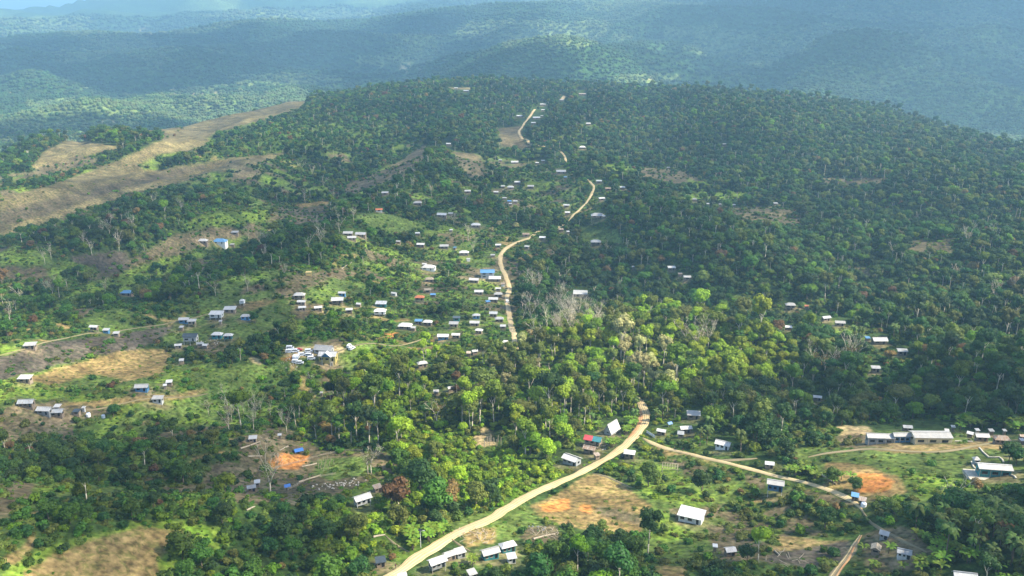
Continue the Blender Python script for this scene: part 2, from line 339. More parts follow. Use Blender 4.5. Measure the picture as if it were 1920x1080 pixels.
simple('roof_white', (.52, .50, .46), .4, .6, 3., .12, .5, .0, (.40, .36, .30, .56)); simple('roof_grey', (.46, .47, .46), .45, .5, 3., .2, .5, .1, (.30, .24, .18, .55))
simple('roof_blue', (.12, .27, .45), .4, .5, 3., .12); simple('roof_red', (.55, .07, .08), .45, .5, 3., .12); simple('roof_teal', (.05, .25, .28), .45, .5, 3., .12)
simple('roof_rust', (.40, .33, .26), .6, .5, 3., .2, .7, 0, (.22, .11, .05, .48)); simple('roof_thatch', (.30, .25, .18), .9, .3, 6., .3, 2.)
simple('roof_orange', (.55, .17, .07), .5, .5, 3., .12); simple('roof_dark', (.07, .09, .10), .5, .4, 3., .2)
simple('wall_timber', (.26, .20, .14), .8, .3, 5., .25); simple('wall_white', (.66, .66, .62), .7, .2, 4., .12); simple('wall_teal', (.04, .20, .21), .6, .2, 4., .15)
simple('wall_blue', (.10, .25, .42), .6, .2, 4., .12); simple('wall_grey', (.33, .34, .33), .7, .2, 4., .15); simple('wall_cream', (.60, .50, .30), .7, .2, 4., .12)
simple('dark_opening', (.015, .017, .02), .25, spec=.5); simple('post_timber', (.40, .34, .26), .8); simple('post_concrete', (.55, .53, .48), .8)
simple('bark_pale', (.50, .44, .32), .85, 0, 4, .25); simple('bark_brown', (.16, .12, .08), .9, 0, 4, .25); simple('tyre', (.02, .02, .02), .8)
simple('car_white', (.78, .78, .76), .3, spec=.5); simple('car_red', (.5, .03, .03), .3, spec=.5); simple('tarp_blue', (.05, .16, .42), .5); simple('timber_yellow', (.55, .40, .16), .8)
simple('tank_white', (.75, .76, .75), .5); simple('concrete', (.40, .36, .28), .85); simple('shirt', (.35, .10, .08), .8); simple('skin_trousers', (.05, .05, .07), .8); simple('log', (.36, .30, .21), .85); simple('rock', (.42, .39, .33), .9)
# ground: vertex land-cover colour varied by noise
def ground_mat():
    m, t = nodes('land'); ge = N(t, 'NewGeometry'); at = N(t, 'Attribute', attribute_name='land')
    def noise(s, d=4.): 
        n = N(t, 'TexNoise', i_Scale=s, i_Detail=d); link(t, ge.outputs['Position'], n.inputs['Vector']); return n
    a = noise(.45, 5.); b = noise(.06, 5.); c_ = noise(.013, 4.)
    col = at.outputs['Color']
    for n, lo, hi in ((a, .4, 1.6), (b, .55, 1.45), (c_, .7, 1.3)):
        mr = N(t, 'MapRange', i_1=.3, i_2=.7, i_3=lo, i_4=hi); link(t, n.outputs[0], mr.inputs[0])
        hs = N(t, 'HueSaturation'); link(t, mr.outputs[0], hs.inputs['Value']); link(t, col, hs.inputs['Color']); col = hs.outputs[0]
    # tufts and stubble
    vo = N(t, 'TexNoise', i_Scale=.22, i_Detail=6., i_Roughness=.7, i_Distortion=1.5); link(t, ge.outputs['Position'], vo.inputs['Vector'])
    r = N(t, 'MapRange', i_1=.48, i_2=.58, i_3=0, i_4=.7); link(t, vo.outputs[0], r.inputs[0])
    mi = N(t, 'Mix', data_type='RGBA', blend_type='MULTIPLY'); link(t, r.outputs[0], mi.inputs[0]); link(t, col, mi.inputs[6]); mi.inputs[7].default_value = (.42, .62, .36, 1)
    p = N(t, 'BsdfPrincipled', i_Roughness=.95); p.inputs['Specular IOR Level'].default_value = .1; link(t, mi.outputs[2], p.inputs['Base Color'])
    v = N(t, 'TexVoronoi', i_Scale=.07); link(t, ge.outputs['Position'], v.inputs['Vector'])
    ad = N(t, 'Math', operation='MULTIPLY_ADD', i_1=-6.0); link(t, v.outputs['Distance'], ad.inputs[0]); 
    n3 = noise(.2, 5.); mm = N(t, 'Math', operation='MULTIPLY', i_1=3.0); link(t, n3.outputs[0], mm.inputs[0]); link(t, mm.outputs[0], ad.inputs[2])
    st = N(t, 'MapRange', i_1=.0, i_2=1., i_3=.3, i_4=1.); link(t, at.outputs['Alpha'], st.inputs[0])
    bp = N(t, 'Bump', i_Distance=1.); link(t, st.outputs[0], bp.inputs['Strength']); link(t, ad.outputs[0], bp.inputs['Height']); link(t, bp.outputs[0], p.inputs['Normal'])
    finish(t, p.outputs[0]); return m
def dirt_mat(name, rgb, rgb2):
    m, t = nodes(name); ge = N(t, 'NewGeometry'); uv = N(t, 'UVMap')
    n = N(t, 'TexNoise', i_Scale=.12, i_Detail=6., i_Roughness=.65); link(t, ge.outputs['Position'], n.inputs['Vector'])
    mp = N(t, 'Mapping'); mp.inputs['Scale'].default_value = (14, .06, 1); link(t, uv.outputs[0], mp.inputs[0])
    n2 = N(t, 'TexNoise', i_Scale=1., i_Detail=3.); link(t, mp.outputs[0], n2.inputs['Vector'])
    ad = N(t, 'Math', operation='ADD'); link(t, n.outputs[0], ad.inputs[0]); link(t, n2.outputs[0], ad.inputs[1])
    mr = N(t, 'MapRange', i_1=.82, i_2=1.25); link(t, ad.outputs[0], mr.inputs[0])
    mi = N(t, 'Mix', data_type='RGBA'); link(t, mr.outputs[0], mi.inputs[0]); mi.inputs[6].default_value = (*rgb, 1); mi.inputs[7].default_value = (*rgb2, 1)
    sx = N(t, 'SeparateXYZ'); link(t, uv.outputs[0], sx.inputs[0]); w1 = N(t, 'Math', operation='MULTIPLY', i_1=25.1); link(t, sx.outputs[0], w1.inputs[0]); w2 = N(t, 'Math', operation='COSINE'); link(t, w1.outputs[0], w2.inputs[0])
    n4 = N(t, 'TexNoise', i_Scale=.35, i_Detail=3.); link(t, ge.outputs['Position'], n4.inputs['Vector']); w3 = N(t, 'Math', operation='MULTIPLY'); link(t, w2.outputs[0], w3.inputs[0]); link(t, n4.outputs[0], w3.inputs[1])
    w4 = N(t, 'MapRange', i_1=-.5, i_2=.5, i_3=.62, i_4=1.12); link(t, w3.outputs[0], w4.inputs[0]); hv = N(t, 'HueSaturation'); link(t, w4.outputs[0], hv.inputs['Value']); link(t, mi.outputs[2], hv.inputs['Color'])
    p = N(t, 'BsdfPrincipled', i_Roughness=.95); link(t, hv.outputs[0], p.inputs['Base Color']); finish(t, p.outputs[0]); MATS[name] = m; return m
dirt_mat('dirt_road', (.58, .45, .23), (.43, .31, .14)); dirt_mat('dirt_red', (.52, .33, .15), (.42, .17, .06)); dirt_mat('dirt_path', (.27, .21, .11), (.16, .14, .06))
# ---------------------------------------------------------------- mesh helpers
class MB:
    def __init__(s): s.v = []; s.f = []; s.mi = []
    def add(s, vs_, fs, mi=0):
        o = len(s.v); s.v += [tuple(p) for p in vs_]; s.f += [tuple(i + o for i in f) for f in fs]; s.mi += [mi] * len(fs)
    def box(s, x0, x1, y0, y1, z0, z1, mi=0):
        s.add([(x0,y0,z0),(x1,y0,z0),(x1,y1,z0),(x0,y1,z0),(x0,y0,z1),(x1,y0,z1),(x1,y1,z1),(x0,y1,z1)],
              [(3,2,1,0),(4,5,6,7),(0,1,5,4),(1,2,6,5),(2,3,7,6),(3,0,4,7)], mi)
    def slab(s, pts, th, mi=0):          # convex polygon thickened downwards
        n = len(pts); s.add(list(pts) + [(x, y, z - th) for x, y, z in pts], [tuple(range(n)), tuple(range(2 * n - 1, n - 1, -1))] + [(i, n + i, n + (i + 1) % n, (i + 1) % n) for i in range(n)], mi)
    def tube(s, p, q, r0, r1, n=5, mi=0):
        p = Vector(p); q = Vector(q); d = (q - p).normalized(); a = d.orthogonal().normalized(); b = d.cross(a)
        vs_ = [p + (a * math.cos(2*math.pi*i/n) + b * math.sin(2*math.pi*i/n)) * r0 for i in range(n)] + [q + (a * math.cos(2*math.pi*i/n) + b * math.sin(2*math.pi*i/n)) * r1 for i in range(n)]
        s.add(vs_, [(i, (i + 1) % n, n + (i + 1) % n, n + i) for i in range(n)] + [tuple(range(n - 1, -1, -1)), tuple(range(n, 2 * n))], mi)
    def mesh(s, name, mats, smooth=False):
        me = bpy.data.meshes.new(name); me.from_pydata(s.v, [], s.f)
        for m in mats: me.materials.append(MATS[m] if isinstance(m, str) else m)
        if len(mats) > 1: me.polygons.foreach_set('material_index', s.mi)
        if smooth: me.polygons.foreach_set('use_smooth', [True] * len(s.f))
        me.update(); return me
    def obj(s, name, mats, parent=None, smooth=False):
        o = bpy.data.objects.new(name, s.mesh(name, mats if isinstance(mats, (list, tuple)) else [mats], smooth)); COL.objects.link(o)
        if parent: o.parent = parent
        return o
def tag(o, label=None, cat=None, group=None, kind=None):
    if label: o['label'] = label
    if cat: o['category'] = cat
    if group: o['group'] = group
    if kind: o['kind'] = kind
    return o
def empty(name, loc, rz=0.):
    e = bpy.data.objects.new(name, None); COL.objects.link(e); e.location = loc; e.rotation_euler = (0, 0, rz); e.empty_display_size = 1; return e
# ---------------------------------------------------------------- terrain mesh
cl = cover(XG.ravel(), YG.ravel()).reshape(NR, NC)
colr = CC[cl]
for _ in range(1): colr[1:-1, 1:-1] = (colr[1:-1, 1:-1] * 4 + colr[:-2, 1:-1] + colr[2:, 1:-1] + colr[1:-1, :-2] + colr[1:-1, 2:]) / 8
# beyond the village hill: forest with paler clearings and painted-in sunlit patches on the far slopes
fd = np.clip((DG[:, None] - 2300) / 600, 0, 1)
g1 = np.clip((fbm(XG / 700, YG / 700, 101, 5) - .50) * 6, 0, 1) * .9
farc = np.array([.045, .092, .022]) * (1 - g1[..., None]) + np.array([.15, .21, .055]) * g1[..., None]
colr = colr * (1 - fd[..., None]) + farc * fd[..., None]
hillpx, hillpy, _ = proj(XG, YG, HT)
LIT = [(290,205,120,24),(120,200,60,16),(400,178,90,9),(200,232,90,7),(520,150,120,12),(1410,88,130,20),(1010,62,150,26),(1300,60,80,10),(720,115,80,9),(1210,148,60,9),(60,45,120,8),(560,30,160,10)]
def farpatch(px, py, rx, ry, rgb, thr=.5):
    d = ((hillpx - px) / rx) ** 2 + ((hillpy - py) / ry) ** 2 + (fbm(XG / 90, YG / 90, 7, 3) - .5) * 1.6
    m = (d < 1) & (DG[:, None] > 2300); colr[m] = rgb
for a_ in LIT: farpatch(*a_, (.18, .23, .07))  # sunlit slopes painted as a lighter ground colour
for a_ in ((280,62,22,3),(330,173,50,3),(400,176,40,2),(1215,146,18,2),(110,205,14,5),(1330,78,40,8),(1440,88,60,8),(230,236,12,3),(155,190,14,4),(758,129,10,2),(1400,96,60,6),(30,172,22,3),(200,228,22,3),(785,127,5,1.5)):
    farpatch(*a_, (.42, .34, .18) if a_[3] < 4 else (.16, .20, .06))
alpha = np.clip(fd[..., 0] if fd.ndim == 3 else fd, 0, 1) * np.ones((NR, NC))
me = bpy.data.meshes.new('terrain')
verts = np.stack([XG, YG, HT], -1).reshape(-1, 3)
ii = (np.arange(NR - 1)[:, None] * NC + np.arange(NC - 1)[None]).ravel()
quads = np.stack([ii, ii + 1, ii + NC + 1, ii + NC], -1)
me.vertices.add(len(verts)); me.vertices.foreach_set('co', verts.ravel())
me.loops.add(quads.size); me.loops.foreach_set('vertex_index', quads.ravel())
me.polygons.add(len(quads)); me.polygons.foreach_set('loop_start', np.arange(len(quads)) * 4)
me.polygons.foreach_set('use_smooth', np.ones(len(quads), bool)); me.update(); me.validate()
at = me.attributes.new('land', 'FLOAT_COLOR', 'POINT')
at.data.foreach_set('color', np.concatenate([colr.reshape(-1, 3), alpha.reshape(-1, 1)], 1).ravel())
me.materials.append(ground_mat())
terrain = bpy.data.objects.new('terrain', me); COL.objects.link(terrain); tag(terrain, kind='structure')
# ---------------------------------------------------------------- roads and tracks draped on the ground
PROT = np.zeros((GH, GW), np.float32)          # picture area that tall trees must leave open
ROADS_W = []
def smooth_pts(P, step=2.5):
    P = [Vector((p.x, p.y)) for p in P]; out = []
    for i in range(len(P) - 1):
        p0, p1, p2, p3 = P[max(i-1,0)], P[i], P[i+1], P[min(i+2,len(P)-1)]
        n = max(2, int((p2 - p1).length / step))
        for k in range(n):
            t = k / n; out.append(.5 * ((2*p1) + (p2-p0)*t + (2*p0-5*p1+4*p2-p3)*t*t + (3*p1-p0-3*p2+p3)*t**3))
    out.append(P[-1]); return out
def protect(px, py, rx, ry, v=1.0):
    a, b = int((px - rx) // 2), int((px + rx) // 2) + 1; c_, d_ = int((py - ry) // 2), int((py + ry) // 2) + 1
    PROT[max(0, c_):max(0, d_), max(0, a):max(0, b)] = np.maximum(PROT[max(0, c_):max(0, d_), max(0, a):max(0, b)], v)
def road(name, mat, pts, wd, lift=.35, prot=True, ragged=.2):
    C_ = smooth_pts(to_world(pts)); n = len(C_); m = MB(); na = 5; acc = 0; uvs = []
    s_ = random.random() * 100
    for i, p in enumerate(C_):
        d = (C_[min(i+1, n-1)] - C_[max(i-1, 0)]).normalized(); nn = Vector((-d.y, d.x))
        if i: acc += (p - C_[i-1]).length
        wl = wd / 2 * (1 + ragged * 2 * (float(fbm(np.array([acc / 9 + s_]), np.array([0.]), 3, 3)[0]) - .5) * 2); wr = wd / 2 * (1 + ragged * 2 * (float(fbm(np.array([acc / 9 + s_]), np.array([50.]), 4, 3)[0]) - .5) * 2)
        te = min(1., .25 + min(acc, 9e9) / 9., .25 + (n - 1 - i) * 2.4 / 9.) if wd < 3.5 else 1.
        wl *= te; wr *= te; xs = np.linspace(-wl, wr, na); X = p.x + nn.x * xs; Y = p.y + nn.y * xs; Z = H(X, Y)
        prof = np.array([-.25, .0, .06, .0, -.25])
        for a in range(na): m.v.append((X[a], Y[a], Z[a] + lift + prof[a])); uvs.append((a / (na - 1), acc))
        if i:
            for a in range(na - 1): m.f.append(((i-1)*na+a, (i-1)*na+a+1, i*na+a+1, i*na+a))
        if prot:
            qx, qy, dp = proj(p.x, p.y, float(H(p.x, p.y))); r_ = F / dp * wd * .55
            protect(qx, qy, max(1.5, r_ * .55), max(1.2, r_ * .3), prot if prot is not True else 1.)
    o = m.obj(name, mat, None, True); tag(o, kind='structure')
    ul = o.data.uv_layers.new(name='UVMap'); idx = np.zeros(len(o.data.loops), int); o.data.loops.foreach_get('vertex_index', idx)
    ul.data.foreach_set('uv', np.array(uvs)[idx].ravel())
    ROADS_W.append(([(p.x, p.y) for p in C_], wd if prot else -6.)); return o
road('dirt_road', 'dirt_road', [(650,1120),(720,1088),(790,1042),(870,995),(930,967),(1000,926),(1060,899),(1120,869),(1162,844),(1190,818),(1207,797),(1211,778),(1203,758)], 4.4)
road('dirt_road', 'dirt_road', [(1203,758),(1185,742),(1120,715),(1030,690),(975,668),(965,645)], 4, prot=False)
road('dirt_road', 'dirt_road', [(965,645),(961,620),(954,585),(950,560),(955,540),(948,518),(940,500),(938,482),(946,468),(966,456),(992,447)], 3.9)
road('dirt_road', 'dirt_road', [(992,447),(1030,432),(1068,412)], 3, prot=False)
road('dirt_road', 'dirt_road', [(1068,412),(1084,396),(1098,382),(1110,362),(1113,350),(1103,338)], 3.2)
road('dirt_road', 'dirt_road', [(1103,338),(1085,320),(1062,303)], 3, prot=False)
road('dirt_road', 'dirt_road', [(1062,303),(1058,292),(1052,284)], 3.2)
road('dirt_road', 'dirt_road', [(1052,284),(1020,275),(992,270)], 3, prot=False)
road('dirt_road', 'dirt_road', [(992,270),(978,258),(973,246),(982,233),(994,218),(1003,205)], 4.4)
road('dirt_road', 'dirt_road', [(1052,188),(1058,180)], 8)
road('dirt_track', 'dirt_road', [(1205,822),(1240,838),(1300,853),(1335,862),(1395,877),(1430,886),(1480,898),(1540,914),(1585,932),(1606,945),(1618,960)], 2.6)
road('dirt_track', 'dirt_path', [(1618,960),(1634,980),(1662,998),(1700,1018),(1738,1037)], 1.7, prot=.4, ragged=.5)
road('field_track', 'dirt_path', [(1515,858),(1560,849),(1620,843),(1680,845),(1740,848),(1790,844),(1830,836),(1870,832),(1930,838)], 2.3, ragged=.35)
road('field_track', 'dirt_path', [(1335,862),(1370,863),(1420,860)], 2.4)
road('muddy_track', 'dirt_path', [(1614,1004),(1600,1025),(1585,1050),(1562,1082),(1545,1110)], 3.2, lift=.16, ragged=.3)
road('muddy_track', 'dirt_road', [(1612,1004),(1597,1025),(1581,1050),(1557,1082),(1540,1110)], .8, lift=.24, ragged=.3)
road('muddy_track', 'dirt_red', [(1616,1004),(1603,1025),(1589,1050),(1567,1082),(1550,1110)], 1.0, lift=.24, ragged=.3)
road('red_verge', 'dirt_red', [(1200,768),(1203,785),(1196,806),(1178,822)], 3.0, lift=.3, ragged=.4)
road('footpath', 'dirt_path', [(0,667),(60,650),(160,626),(280,612),(345,600),(372,594),(400,586)], 1.0, lift=.25)
road('footpath', 'dirt_path', [(620,664),(660,650),(700,644),(750,648),(800,632)], 1.2, lift=.25)
road('footpath', 'dirt_path', [(845,1010),(862,1022),(882,1034)], 1.5, lift=.3)
road('footpath', 'dirt_path', [(1110,888),(1140,895),(1185,915)], 1.5, lift=.25, prot=.5)
road('footpath', 'dirt_path', [(722,1004),(740,1020),(768,1036)], 1.4, lift=.25)
road('footpath', 'dirt_path', [(150,770),(250,752),(340,745),(390,738)], .9, lift=.25, prot=.5)
